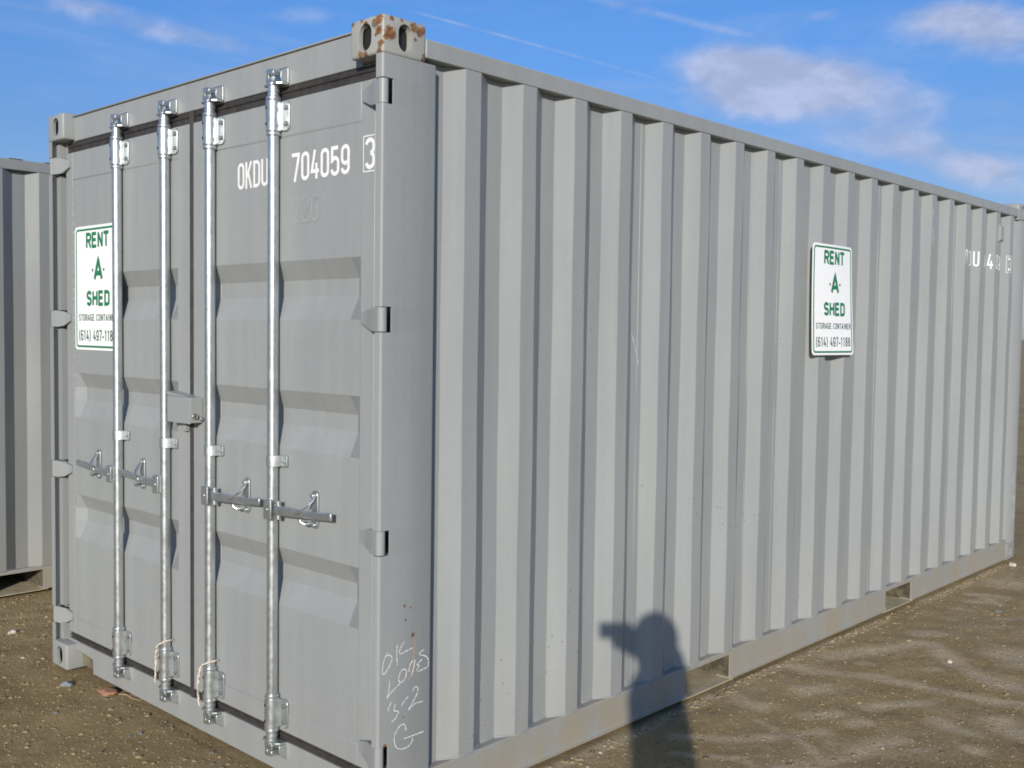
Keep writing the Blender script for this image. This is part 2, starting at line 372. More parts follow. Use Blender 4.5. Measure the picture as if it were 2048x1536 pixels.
    if ch == '1': return [([(0.2, 1.85), (0.55, 2.15), (0.55, 0)], False)]
    return []
def stencil(mb, text, u0, v0, cw, h, pitch, mapf, sw=0.27, adv=None):
    """stroke text: cell width cw, height h, pitch between letters"""
    x_ = u0
    for i, ch in enumerate(text):
        k_ = adv.get(ch, 1.0) if adv else 1.0
        for j, (pts, closed) in enumerate(glyph(ch)):
            q = [(x_ + (a - 0.5) * cw + 0.5 * k_ * cw, v0 + b / 2.3 * h) for a, b in pts]
            ribbon(mb, q, sw * cw, mapf, closed, lift=0.0008 + 0.0002 * j, step=0.006)
        x_ += (k_ * cw + pitch) if adv else pitch

# ------------------------------------------------------------------ ground
def vnoise(x, y, seed):
    r_ = np.random.default_rng(seed); T = r_.random((256, 256))
    xi = np.floor(x).astype(int); yi = np.floor(y).astype(int); fx = x - xi; fy = y - yi
    fx = fx * fx * (3 - 2 * fx); fy = fy * fy * (3 - 2 * fy); g = lambda a, b: T[a % 256, b % 256]
    return (g(xi, yi) * (1 - fx) + g(xi + 1, yi) * fx) * (1 - fy) + (g(xi, yi + 1) * (1 - fx) + g(xi + 1, yi + 1) * fx) * fy
def fbm(x, y, s, o=4, seed=1):
    a = 0; amp = 1; tot = 0
    for k in range(o): a = a + amp * vnoise(x * s, y * s, seed + k); tot += amp; amp *= 0.5; s *= 2.07
    return a / tot
def ground_h(x, y):
    h = (fbm(x, y, 0.9, 4, 3) - 0.5) * 0.05 + (fbm(x, y, 6.0, 3, 9) - 0.5) * 0.018
    d = np.maximum(np.maximum(-W - x, x), np.maximum(-y, y - L)); d = np.clip((d + 0.02) / 0.35, 0, 1)
    d2 = np.maximum(np.maximum(-3.85 - W - x, x + 3.85), np.maximum(-1.7 - y, y - 4.4)); d2 = np.clip((d2 + 0.02) / 0.3, 0, 1)
    d = np.minimum(d, d2)
    far = np.clip(np.hypot(x, y) / 300, 0, 1)
    return np.where(d <= 0, -0.012, h * (0.25 + 0.75 * d) - 0.006 - 0.004 * (1 - d)) * (1 - far) - 0.0
def axis(lo, hi, step, far):
    a = list(np.arange(lo, hi + 1e-6, step)); s = step; x = a[-1]
    while x < far: s *= 1.25; x += s; a.append(x)
    s = step; x = a[0]; pre = []
    while x > -far: s *= 1.25; x -= s; pre.append(x)
    return np.array(pre[::-1] + a)
gx = axis(-4.2, 2.2, 0.02, 1500); gy = axis(-1.2, 8.0, 0.02, 1500)
X, Y = np.meshgrid(gx, gy); Z = ground_h(X, Y)
nx, ny = len(gx), len(gy)
idx = np.arange(nx * ny).reshape(ny, nx)
quads = np.stack([idx[:-1, :-1], idx[:-1, 1:], idx[1:, 1:], idx[1:, :-1]], -1).reshape(-1, 4)
gm = bpy.data.meshes.new('ground')
gm.vertices.add(nx * ny); gm.vertices.foreach_set('co', np.stack([X, Y, Z], -1).astype(np.float32).ravel())
gm.loops.add(len(quads) * 4); gm.loops.foreach_set('vertex_index', quads.ravel().astype(np.int32))
gm.polygons.add(len(quads)); gm.polygons.foreach_set('loop_start', np.arange(0, len(quads) * 4, 4, dtype=np.int32))
gm.polygons.foreach_set('use_smooth', np.ones(len(quads), bool)); gm.update(); gm.validate()
# where rain has washed pale sand into bands (half width, course) along the container
SAND = [(0.065, [(0.124, 2.832), (0.207, 2.989), (0.293, 3.149), (0.344, 3.326), (0.425, 3.395), (0.54, 3.296), (0.666, 3.153), (0.776, 3.043), (0.894, 3.014), (1.01, 3.016), (1.084, 3.024)]), (0.053, [(0.089, 2.56), (0.203, 2.55), (0.314, 2.602), (0.434, 2.694), (0.57, 2.712), (0.691, 2.719), (0.819, 2.736), (0.942, 2.753), (1.075, 2.808), (1.147, 2.851)]), (0.063, [(0.299, 2.279), (0.349, 2.352)]), (0.054, [(0.087, 1.99), (0.165, 1.961), (0.25, 1.943)]), (0.04, [(0.589, 2.288), (0.629, 2.381), (0.703, 2.457), (0.764, 2.534)]), (0.042, [(0.186, 1.402), (0.254, 1.47), (0.355, 1.551), (0.449, 1.668), (0.518, 1.782), (0.58, 1.891)]), (0.031, [(0.541, 1.739), (0.627, 1.697), (0.715, 1.623)]), (0.047, [(0.635, 1.426), (0.704, 1.572), (0.753, 1.693), (0.782, 1.812), (0.799, 1.935), (0.85, 2.043)]), (0.058, [(0.889, 2.344), (0.95, 2.311), (1.021, 2.314)]), (0.091, [(1.047, 2.552), (1.132, 2.472), (1.192, 2.464)]), (0.017, [(0.331, 1.802), (0.434, 1.765)]), (0.023, [(0.386, 1.33), (0.474, 1.399), (0.565, 1.374)]), (0.023, [(0.28, 1.265), (0.345, 1.289)]), (0.041, [(0.457, 2.002), (0.538, 2.11)]), (0.043, [(0.627, 2.063), (0.649, 2.1)]), (0.151, [(0.783, 3.476), (0.882, 3.476)]), (0.039, [(1.07, 2.144), (1.106, 2.139)]), (0.026, [(0.911, 1.954), (0.959, 2.011)]), (0.03, [(0.305, 2.829), (0.331, 2.855)]), (0.039, [(0.584, 2.973), (0.606, 3.008)]), (0.062, [(0.297, 3.557), (0.345, 3.64)]), (0.138, [(0.223, 5.172), (0.326, 5.215), (0.372, 5.242)]), (0.046, [(0.192, 4.718), (0.286, 4.736), (0.368, 4.745)]), (0.041, [(0.271, 4.643), (0.376, 4.562)]), (0.065, [(0.257, 4.513), (0.286, 4.524)]), (0.034, [(0.249, 4.264), (0.261, 4.302)]), (0.039, [(0.507, 4.205), (0.561, 4.244), (0.625, 4.327)]), (0.037, [(0.318, 3.537), (0.339, 3.574)]), (0.027, [(0.385, 3.577), (0.411, 3.648)])]
sv_ = np.zeros(nx * ny, np.float32); near = np.where((X.ravel() > -0.2) & (X.ravel() < 3.2) & (Y.ravel() > 0.3) & (Y.ravel() < 8.0))[0]
px_, py_ = X.ravel()[near], Y.ravel()[near]; wob_ = 1 + 0.9 * (fbm(px_, py_, 7.0, 3, 21) - 0.5)
SAND += [(0.035, [(0.03, 0.55), (0.045, 1.2), (0.03, 1.9)]), (0.03, [(0.04, 2.2), (0.03, 3.0), (0.045, 3.7)]), (0.035, [(0.03, 4.3), (0.04, 5.0), (0.03, 5.8)]), (0.10, [(1.15, 4.2), (1.3, 4.6), (1.6, 4.7)]), (0.08, [(0.9, 3.5), (1.2, 3.55), (1.5, 3.7)])]
for hw, cs in SAND:
    for (ax_, ay_), (bx_, by_) in zip(cs[:-1], cs[1:]):
        ux, uy = bx_ - ax_, by_ - ay_; q = np.clip(((px_ - ax_) * ux + (py_ - ay_) * uy) / (ux * ux + uy * uy + 1e-9), 0, 1)
        d = np.hypot(px_ - ax_ - q * ux, py_ - ay_ - q * uy)
        sv_[near] = np.maximum(sv_[near], np.clip(1.35 - d / (1.05 * hw * wob_), 0, 1))
at_ = gm.attributes.new('sand', 'FLOAT', 'POINT'); at_.data.foreach_set('value', sv_)
m, t, p = material('packed_dirt'); P = pos(t)
big = t.noise(P, 0.7, 5, 0.6); mid = t.noise(P, 5.0, 6, 0.65); fine = t.noise(P, 70.0, 5, 0.75); gr = t.noise(P, 260.0, 3, 0.7)
c = t.mix(t.ramp(mid, 0.3, 0.7), (0.350, 0.248, 0.108), (0.475, 0.350, 0.172))
c = t.mix(t.ramp(big, 0.35, 0.68), c, t.mix(0.5, c, (0.52, 0.415, 0.245)))
# pale dry sand washed into streaks on the container's right side
warp = t.vmath('MULTIPLY', t.vmath('SUBTRACT', t.noise(P, 1.1, 3, out=1), (0.5, 0.5, 0.5)), (0.9, 0.9, 0.0))
Q = t.vmath('ADD', P, warp)
c1 = t.math('ABSOLUTE', t.math('SUBTRACT', t.noise(Q, 1.25, 3, 0.5), 0.5)); c2 = t.math('ABSOLUTE', t.math('SUBTRACT', t.noise(t.vmath('ADD', Q, (9.0, 4.0, 2.0)), 2.1, 3, 0.5), 0.53))
lines_ = t.math('MAXIMUM', t.ramp(c1, 0.006, 0.050, 1.0, 0.0), t.math('MULTIPLY', t.ramp(c2, 0.004, 0.040, 1.0, 0.0), 0.8))
patch = t.ramp(t.noise(t.vmath('ADD', P, (3.0, 7.0, 1.0)), 1.5, 4, 0.6, 0.6), 0.58, 0.70)
sand = t.math('MAXIMUM', t.math('MULTIPLY', lines_, t.ramp(t.noise(P, 1.8, 3), 0.42, 0.58)), patch)
sand = t.math('MULTIPLY', sand, t.ramp(t.noise(P, 40.0, 4, 0.7), 0.28, 0.50))
an = t.new('ShaderNodeAttribute', attribute_name='sand')
sand = t.math('MULTIPLY', t.math('MULTIPLY', sand, 0.35), t.ramp(t.sep(P)[0], -0.1, 0.2))
sand = t.math('MAXIMUM', sand, t.math('MULTIPLY', an.outputs['Fac'], t.ramp(t.noise(P, 60.0, 5, 0.75), 0.30, 0.50)))
c = t.mix(t.ramp(fine, 0.50, 0.68), c, t.mix(0.6, c, (0.55, 0.43, 0.26)))
c = t.mix(t.ramp(fine, 0.48, 0.30), c, t.mix(0.42, c, (0.085, 0.06, 0.03)))
c = t.mix(t.ramp(gr, 0.58, 0.70, 0.0, 0.6), c, (0.55, 0.47, 0.34))
c = t.mix(t.ramp(gr, 0.42, 0.30, 0.0, 0.5), c, (0.06, 0.045, 0.03))
c = t.mix(t.math('MULTIPLY', sand, 0.9), c, t.mix(t.ramp(gr, 0.4, 0.62), (0.58, 0.465, 0.30), (0.80, 0.67, 0.47)))
t.put(p.inputs['Base Color'], c); p.inputs['Roughness'].default_value = 0.95; p.inputs['Specular IOR Level'].default_value = 0.2
hh = t.math('ADD', t.math('ADD', t.math('MULTIPLY', mid, 1.2), t.math('MULTIPLY', fine, 0.5)), t.math('MULTIPLY', gr, 0.22))
t.put(p.inputs['Normal'], t.bump(hh, 1.0, 0.045)); M['dirt'] = m
gm.materials.append(m); go = bpy.data.objects.new('ground', gm); COL.objects.link(go); tag(go, kind='structure')

# ------------------------------------------------------------------ the container
root = empty('shipping_container', (-W / 2, L / 2, 0))
tag(root, 'grey steel shipping container with four galvanised locking bars, double doors facing the viewer', 'shipping container', 'grey shipping containers')
MIR = lambda f: (lambda x: -W - x) if f else (lambda x: x)
# corner castings
def casting(right, front, top, mat):
    cx = MIR(not right); x0, x1 = (-0.162, 0.0); y0, y1 = (0.0, 0.178) if front else (L - 0.178, L)
    z0, z1 = (H - CH, H) if top else (0.0, CH)
    b = MB().box(cx(x0), cx(x1), y0, y1, z0, z1).mesh('c')
    bm = bmesh.new(); bm.from_mesh(b)
    bmesh.ops.bevel(bm, geom=list(bm.edges), offset=0.009, segments=3, affect='EDGES', profile=0.5); bm.to_mesh(b); bm.free()
    cut = [MB().box(cx(x0 + 0.022), cx(x1 - 0.028), y0 + 0.014, y1 - 0.014, z0 + (0.012 if not top else 0.018), z1 - (0.026 if top else 0.018)).mesh('k')]
    zc = (z0 + z1) / 2
    ya, yb = (y0 - 0.02, y0 + 0.06) if front else (y1 - 0.06, y1 + 0.02)
    cut.append(MB().prism([(cx(u), v) for u, v in stadium(-0.086, zc, 0.060, 0.084)], ya, yb, 'y').mesh('k'))
    cut.append(MB().prism(stadium(y0 + 0.09, zc, 0.055, 0.086), *sorted((cx(-0.06), cx(0.02))), 'x').mesh('k'))
    za, zb = (z1 - 0.06, z1 + 0.02) if top else (z0 - 0.02, z0 + 0.06)
    cut.append(MB().prism([(u, v) for u, v in stadium(cx(-0.085), (y0 + y1) / 2, 0.062, 0.124)], za, zb, 'z').mesh('k'))
    me = boolean(b, cut)
    return put('corner_casting', None, mat, root, me=me, smooth_angle=30)
for right in (True, False):
    for front in (True, False):
        for top in (True, False):
            o = casting(right, front, top, M['casting'] if (right and front and top) else M['post'])
            if front:
                cx = MIR(not right); zb_ = H - CH if top else 0.0
                put('casting_hole_shade', MB().box(cx(-0.0245), cx(-0.132), 0.024, 0.150, zb_ + 0.020, zb_ + 0.092), M['black'], o)  # black box in the hollow casting, stands in for shade behind its holes
            if right and front and top: tag(o, 'rust flecked corner casting')
# door end posts with their hinge notches
HINGE = [(2.318, 2.398), (1.609, 1.690), (0.901, 0.982), (0.203, 0.284)]
cor = [(-0.009 + 0.009 * math.cos(R(a)), 0.009 + 0.009 * math.sin(R(a))) for a in (-90, -67, -45, -22, 0)]
POST = [(-0.032, 0.0)] + cor + [(0, 0.214), (-0.004, 0.224), (-0.012, 0.229), (-0.046, 0.229), (-0.046, 0.20), (-0.14, 0.20), (-0.14, 0.125), (-0.046, 0.125), (-0.046, 0.037), (-0.008, 0.037), (-0.008, 0.007), (-0.032, 0.007)]
NOTCH = [(0, 0.045), (0, 0.214), (-0.004, 0.224), (-0.012, 0.229), (-0.046, 0.229), (-0.046, 0.20), (-0.14, 0.20), (-0.14, 0.125), (-0.046, 0.125), (-0.046, 0.19), (-0.007, 0.19), (-0.007, 0.045)]
for right in (True, False):
    cx = MIR(not right); mb = MB(); z_ = CH
    for a, b in HINGE[::-1]:
        mb.prism([(cx(u), v) for u, v in POST], z_, a, 'z'); mb.prism([(cx(u), v) for u, v in NOTCH], a, b, 'z'); z_ = b
    mb.prism([(cx(u), v) for u, v in POST], z_, H - CH, 'z')
    put('corner_post', mb, M['post'] if right else M['paint'], root, smooth_angle=32)
# far end posts
for right in (True, False):
    cx = MIR(not right)
    poly = [(-0.042, L - 0.182), (0.0, L - 0.112), (0.0, L - 0.012), (-0.012, L), (-0.16, L), (-0.16, L - 0.05), (-0.042, L - 0.05)]
    put('corner_post', MB().prism([(cx(u), v) for u, v in poly], CH, H - CH, 'z'), M['paint'], root, bevel=0.003)
# rails
FP = [(1.746, 2.113), (3.820, 4.187)]
for right in (True, False):
    cx = MIR(not right)
    xa, xb = sorted((cx(0.0), cx(-0.06)))
    put('top_rail', MB().box(xa, xb, 0.1785, L - 0.1785, 2.489, 2.549), M['paint'], root, bevel=0.004)
    mb = MB()
    prof = [(0.003, 0.013), (0.005, 0.026), (-0.003, 0.034), (-0.003, 0.146), (-0.008, 0.151), (-0.075, 0.151), (-0.075, 0.146), (-0.0095, 0.146), (-0.0095, 0.020), (-0.075, 0.020), (-0.075, 0.013)]
    segs = [0.1785] + [q for a in FP for q in a] + [L - 0.1785]
    for a, b in zip(segs[::2], segs[1::2]): mb.prism([(cx(u), v) for u, v in prof], a, b, 'y')
    for a, b in FP: mb.prism([(cx(u), v) for u, v in [(-0.003, 0.130), (-0.003, 0.146), (-0.008, 0.151), (-0.075, 0.151), (-0.075, 0.130)]], a, b, 'y')
    put('bottom_rail', mb, M['rail'], root, smooth_angle=40)
for a, b in FP:
    mb = MB(); x0, x1 = -W + 0.0005, -0.0005
    for k in (0, 1):
        yy = a - 0.0065 if k == 0 else b + 0.0005
        mb.box(x0 + 0.0105, x1 - 0.0105, yy, yy + 0.006, 0.0205, 0.1295)
    mb.box(x0 + 0.0765, x1 - 0.0765, a - 0.0065, b + 0.0065, 0.1300, 0.136)
    fp = put('fork_pocket', mb, M['inside'], root, smooth_angle=0)
    put('strap_plate', MB().box(x0, x1, a - 0.03, b + 0.03, 0.0065, 0.0125), M['strap'], fp, bevel=0.001)
# corrugated side walls
PIT, OF, SLP = 0.2826, 0.072, 0.069
XO, XI = -0.004, -0.043
pts = [(0.2305, XI)]
for k in range(20):
    y0 = 0.361 + PIT * k
    pts += [(y0 - SLP, XI), (y0, XO), (y0 + OF, XO), (y0 + OF + SLP, XI)]
pts += [(L - 0.150, XI)]
def wall_x(y_):
    for (a, xa), (b, xb) in zip(pts[:-1], pts[1:]):
        if a <= y_ <= b: return xa + (xb - xa) * (y_ - a) / (b - a)
    return XI
zs = list(np.linspace(0.1515, 2.4885, 15))
for right in (True, False):
    cx = MIR(not right); mb = MB(); n = len(pts); nz = len(zs)
    dent = lambda y_, z_, k: 0.0030 * math.sin(z_ * 2.3 + k * 1.7) * math.sin(z_ * 5.1 + k * 0.6) * (1 if 0.2 < z_ < 2.45 else 0)
    vs = [(cx(x_ + dent(y_, z_, i // 2)), y_, z_) for z_ in zs for i, (y_, x_) in enumerate(pts)]
    vs += [(cx(x_ - 0.002), y_, z_) for z_ in (zs[0], zs[-1]) for y_, x_ in pts]
    fs = [(j * n + i, j * n + i + 1, (j + 1) * n + i + 1, (j + 1) * n + i) for j in range(nz - 1) for i in range(n - 1)]
    o_ = n * nz
    fs += [(o_ + i, o_ + n + i, o_ + n + i + 1, o_ + i + 1) for i in range(n - 1)]
    mb.add(vs, fs)
    # weld beads of the sheet joints and along the bottom
    for yy in (1.395, 2.262, 2.527, 3.655, 4.785): mb.tube([(cx(XI), yy, 0.153), (cx(XI), yy, 2.487)], 0.0028, 6)
    for (ya, xa), (yb, xb) in zip(pts[:-1], pts[1:]):
        mb.tube([(cx(xa), ya, 0.152), (cx(xb), yb, 0.152)], 0.0045, 6)
    me = mb.mesh('side_wall'); put('side_wall', None, M['panel'], root, me=me, bevel=0.004, seg=2, angle=15, smooth_angle=14)
# far end wall, roof
mb = MB(); ep = [(-0.10, L - 0.03)]
for k in range(9):
    x_ = -0.16 - 0.25 * k; ep += [(x_, L - 0.03), (x_ - 0.06, L - 0.07), (x_ - 0.125, L - 0.07), (x_ - 0.185, L - 0.03)]
ep += [(-W + 0.10, L - 0.03)]
mb.prism(ep + [(u, v - 0.003) for u, v in ep[::-1]], 0.1, 2.53, 'z'); put('end_wall', mb, M['paint'], root)
put('end_sill', MB().box(-W + 0.163, -0.163, L - 0.06, L - 0.004, 0.013, 0.15), M['paint'], root, bevel=0.004)
put('end_header', MB().box(-W + 0.163, -0.163, L - 0.06, L - 0.004, 2.47, 2.56), M['paint'], root, bevel=0.004)
mb = MB(); rp = [(0.20, 2.545)]
for k in range(26):
    y_ = 0.30 + 0.21 * k; rp += [(y_, 2.545), (y_ + 0.03, 2.565), (y_ + 0.10, 2.565), (y_ + 0.13, 2.545)]
rp += [(L - 0.06, 2.545)]
mb.prism(rp + [(u, v - 0.003) for u, v in rp[::-1]], -W + 0.061, -0.061, 'x'); put('roof_panel', mb, M['paint'], root)
put('floor', MB().box(-W + 0.08, -0.08, 0.13, L - 0.08, 0.1525, 0.19), M['inside'], root)
# header and sill of the door end
mb = MB().box(-W + 0.163, -0.163, 0.052, 0.158, 2.464, 2.574)
mb.box(-W + 0.163, -0.163, 0.043, 0.20, 2.5745, 2.581)
mb.box(-W + 0.060, -W + 0.1625, 0.06, 0.158, 2.40, 2.4705); mb.box(-0.1625, -0.060, 0.06, 0.158, 2.40, 2.4705)
put('door_header', mb, M['paint'], root, bevel=0.003)
poly = [(-W + 0.1625, 0.131), (-W + 0.1625, 0.094), (-W + 0.325, 0.080), (-W + 0.328, 0.013), (-0.328, 0.013), (-0.325, 0.080), (-0.1625, 0.094), (-0.1625, 0.131)]
mb = MB().prism(poly, 0.050, 0.075, 'y')
mb.box(-W + 0.060, -0.060, 0.0755, 0.15, 0.121, 0.131); mb.box(-W + 0.33, -0.33, 0.0755, 0.16, 0.0135, 0.02)
mb.box(-W + 0.060, -W + 0.1622, 0.052, 0.075, 0.1205, 0.131); mb.box(-0.1622, -0.060, 0.052, 0.075, 0.1205, 0.131)
put('door_sill', mb, M['paint'], root, bevel=0.002)
put('sill_gusset', MB().box(-W + 0.163, -W + 0.34, 0.0765, 0.084, 0.016, 0.1195), M['gusset'], root)
put('sill_gusset', MB().box(-0.34, -0.163, 0.0765, 0.084, 0.016, 0.1195), M['gusset'], root)
put('sill_stiffener', MB().box(-W + 0.17, -0.17, 0.160, 0.166, 0.02, 0.12), M['inside'], root)

# doors
DY, DT = 0.045, 0.092                                # leaf face, leaf back
ZB, ZT = 0.169, 2.414
def leaf(left):
    cx = MIR(left)
    xo, xi = -0.089, -1.205                           # hinge side, meeting side (right leaf)
    xpo, xpi = -0.160, -1.112                         # corrugated panel
    d = put('door', (MB().box(cx(xo), cx(xpo + 0.0003), DY, DT, ZB, ZT)
             .box(cx(xpi - 0.0003), cx(xi), DY, DT, ZB, ZT)
             .box(cx(xpo), cx(xpi), DY, DT, 2.288, ZT).box(cx(xpo), cx(xpi), DY, DT, ZB, 0.245)), M['paint'], root, bevel=0.003)
    tag(d, 'left door leaf' if left else 'right door leaf')
    xs = [xpo, xpo - 0.052, xpi + 0.052, xpi]; zz = [2.2875]; dep = [0]
    for zt in (1.854, 1.400, 0.834): zz += [zt, zt - 0.067, zt - 0.124, zt - 0.206]; dep += [0, 1, 1, 0]
    zz += [0.2455]; dep += [0]
    vs = []; fs = []; nz = len(zz)
    subx = [xs[0], xs[1]] + list(np.linspace(xs[1], xs[2], 8)[1:-1]) + [xs[2], xs[3]]; nxs = len(subx)
    for j in range(nz):
        for i, x_ in enumerate(subx):
            inn = dep[j] and 0 < i < nxs - 1
            wob = 0.0012 * math.sin(i * 1.9 + j * 2.3) if 0 < i < nxs - 1 and 0 < j < nz - 1 else 0
            vs.append((cx(x_), DY + 0.0018 + (0.036 if inn else 0) + wob, zz[j]))
    fs = [(j * nxs + i, j * nxs + i + 1, (j + 1) * nxs + i + 1, (j + 1) * nxs + i) for j in range(nz - 1) for i in range(nxs - 1)]
    b = len(vs); vs += [(cx(x_), DT + 0.002, z_) for x_, z_ in ((xpo, 2.2875), (xpi, 2.2875), (xpi, 0.2455), (xpo, 0.2455))]; fs.append((b, b + 1, b + 2, b + 3))
    mb = MB().add(vs, fs)
    for k in range(46 if left else 0):                                # stitch weld down the hinge side of the panel
        z_ = 0.26 + k * 0.0438; mb.tube([(cx(xpo), DY + 0.0005, z_), (cx(xpo + (0.001 if k % 3 else -0.001)), DY + 0.0003, z_ + 0.03)], 0.0022, 6)
    mb.tube([(cx(xpo), DY + 0.0015, 2.2878), (cx(xpi), DY + 0.0015, 2.2878)], 0.0014, 6)
    put('door_panel', mb, M['paint'], d, smooth_angle=16, bevel=0.010, seg=3, angle=14)
    # rubber seal round the leaf
    mb = MB(); s_ = 0.058
    mb.box(cx(xo + 0.004), cx(xi - 0.011), s_, 0.086, ZT + 0.0005, 2.4635); mb.box(cx(xo + 0.004), cx(xi - 0.011), s_, 0.086, 0.1315, ZB - 0.0005)
    mb.box(cx(xo + 0.0005), cx(xo + 0.036), s_ + 0.030, 0.098, 0.1315, 2.4635); mb.box(cx(xi - 0.0005), cx(xi - 0.0135), DY + 0.002, 0.086, 0.1318, 2.4632)
    mb.tube([(cx(xo), s_, 2.446), (cx(xi - 0.011), s_, 2.446)], 0.006, 8); mb.tube([(cx(xo), s_, 0.150), (cx(xi - 0.011), s_, 0.150)], 0.006, 8)
    mb.tube([(cx(xi - 0.0075), DY + 0.002, 0.14), (cx(xi - 0.0075), DY + 0.002, 2.455)], 0.0055, 8)
    put('door_seal', mb, M['seal'], d)
    for a, b_ in HINGE:                                # hinges
        mb = MB(); ax, ay = cx(-0.0185), 0.0185
        mb.cyl((ax, ay, a + 0.002), (ax, ay, b_ - 0.002), 0.0165, 18)
        xl = -0.142; zc = (a + b_) / 2
        vs = []
        for yo in (0.0, 0.012):
            for x_, h_, y_ in ((-0.020, 0.0385, 0.004), (-0.058, 0.038, 0.010), (-0.088, 0.034, 0.026), (xl, 0.016, 0.033)):
                vs += [(cx(x_), y_ + yo, zc + h_ + (0.004 if x_ == xl else 0)), (cx(x_), y_ + yo, zc - h_ + (0.004 if x_ == xl else 0))]
        fs = []
        for k in range(3): fs += [(2 * k, 2 * k + 2, 2 * k + 3, 2 * k + 1), (8 + 2 * k, 8 + 2 * k + 1, 8 + 2 * k + 3, 8 + 2 * k + 2), (2 * k, 8 + 2 * k, 8 + 2 * k + 2, 2 * k + 2), (2 * k + 1, 2 * k + 3, 8 + 2 * k + 3, 8 + 2 * k + 1)]
        fs += [(0, 1, 9, 8), (6, 14, 15, 7)]
        mb.add(vs, fs)
        put('hinge', mb, M['paint'], d, bevel=0.0015)
    return d
rdoor = leaf(False); ldoor = leaf(True)
put('centre_seal', MB().box(-1.2325, -1.2055, 0.068, 0.09, 0.14, 2.455), M['seal'], root)

# locking bars
def bar(xc, hdir):
    """one galvanised locking bar; its handle points along hdir"""
    yc = 0.021
    b = put('locking_bar', MB().lathe_z(xc, yc, [(0.0198, 0.128), (0.0198, 2.472)], 24), M['galv'], root)
    def sleeve(z0, z1, name):
        mb = MB(); r = 0.0240
        mb.lathe_z(xc, yc, [(r + 0.0005, z0 - 0.014), (r + 0.002, z0 - 0.012), (r + 0.002, z0 - 0.003), (r - 0.002, z0), (r + 0.003, z0 + 0.002), (r + 0.003, z1 - 0.002), (r - 0.002, z1), (r + 0.002, z1 + 0.003), (r + 0.002, z1 + 0.012), (r, z1 + 0.014)], 24)
        for s_ in (1, -1):
            # saddle cheek from the sleeve straight back to the door, then the flange
            mb.box(xc + s_ * 0.0195, xc + s_ * 0.0255, yc - 0.006, 0.0405, z0 + 0.003, z1 - 0.003)
            mb.prism(rrect(*sorted((xc + s_ * 0.0215, xc + s_ * 0.070)), z0 + 0.002, z1 - 0.002, 0.018), 0.0375, 0.0448, 'y')
        o = put(name, mb, M['galv'], b, bevel=0.0012)
        for zz in (z0 + 0.026, z1 - 0.026):
            for s_ in (1, -1):
                put('bolt', MB().prism([(xc + s_ * 0.050 + 0.0085 * math.cos(R(60 * k + 15)), zz + 0.0085 * math.sin(R(60 * k + 15))) for k in range(6)], 0.0305, 0.0374, 'y'), M['bolt'], b, bevel=0.001)
            put('drain_hole', MB().cyl((xc - 0.0068, yc - 0.0272, zz), (xc - 0.0050, yc - 0.020, zz), 0.0058, 10), M['black'], b)
    sleeve(2.304, 2.412, 'guide_sleeve'); sleeve(0.182, 0.292, 'guide_sleeve')
    # middle bracket
    mb = MB(); z0, z1 = 1.127, 1.168
    mb.lathe_z(xc, yc, [(0.0195, z0), (0.0225, z0 + 0.001), (0.0225, z1 - 0.001), (0.0195, z1)], 24)
    for s_ in (1, -1):
        mb.prism([(xc + s_ * 0.012, yc - 0.019), (xc + s_ * 0.026, yc - 0.006), (xc + s_ * 0.034, 0.0405), (xc + s_ * 0.027, 0.0405), (xc + s_ * 0.012, yc)], z0 + 0.0005, z1 - 0.0005, 'z')
        mb.prism(rrect(*sorted((xc + s_ * 0.030, xc + s_ * 0.062)), z0, z1, 0.006), 0.0375, 0.0448, 'y')
        mb.prism([(xc + s_ * 0.048 + 0.007 * math.cos(R(60 * k)), (z0 + z1) / 2 + 0.007 * math.sin(R(60 * k))) for k in range(6)], 0.0320, 0.0372, 'y')
    put('guide_bracket', mb, M['galv'], b, bevel=0.001)
    # cams and keepers
    for top in (True, False):
        s_ = 1 if top else -1; ze = 2.470 if top else 0.130
        mb = MB(); zz = lambda a: ze + s_ * a
        pf = [(0.0185, -0.03), (0.022, -0.028), (0.022, -0.020), (0.0185, -0.018), (0.0185, -0.009), (0.024, -0.008), (0.024, -0.0062), (0.018, -0.0061), (0.018, 0.004)]
        pf = [(r_, zz(a)) for r_, a in pf]; mb.lathe_z(xc, yc, pf if top else pf[::-1], 20)
        prof = [(-0.021, 0.0032), (0.025, 0.0032), (0.026, 0.012), (-0.004, 0.014), (-0.004, 0.033), (0.006, 0.032), (0.014, 0.024), (0.024, 0.026), (0.025, 0.046), (-0.012, 0.050), (-0.021, 0.046), (-0.017, 0.030), (-0.021, 0.016)]
        mb.prism([(xc + a, zz(c_)) for a, c_ in prof], yc - 0.018, yc + 0.008, 'y')
        put('cam', mb, M['galv'], b, bevel=0.001, seg=1, smooth_angle=22)
        mb = MB()
        mb.prism(rrect(xc - 0.044, xc + 0.052, *sorted((zz(-0.004), zz(0.058))), 0.008), 0.0445, 0.0515, 'y')
        mb.prism([(xc - 0.046, 0.0443), (xc - 0.046, 0.016), (xc - 0.036, 0.006), (xc + 0.038, 0.006), (xc + 0.052, 0.020), (xc + 0.052, 0.0443)], *sorted((zz(-0.006), zz(0.0008))), 'z')
        mb.prism([(0.0443, zz(0.002)), (0.020, zz(0.004)), (0.016, zz(0.016)), (0.018, zz(0.040)), (0.0443, zz(0.054))], xc + 0.046, xc + 0.051, 'x')
        mb.cyl((xc - 0.036, 0.036, zz(0.046)), (xc - 0.036, 0.0448, zz(0.046)), 0.006, 10)
        put('cam_keeper', mb, M['galv'], b, bevel=0.001)
    # handle hub and handle
    zc = 0.978; h = hdir
    mb = MB()
    xa, xb = sorted((xc - h * 0.004, xc + h * 0.040))
    mb.prism(rrect(xa, xb, zc - 0.036, zc + 0.036, 0.006), -0.0155, -0.0095, 'y')
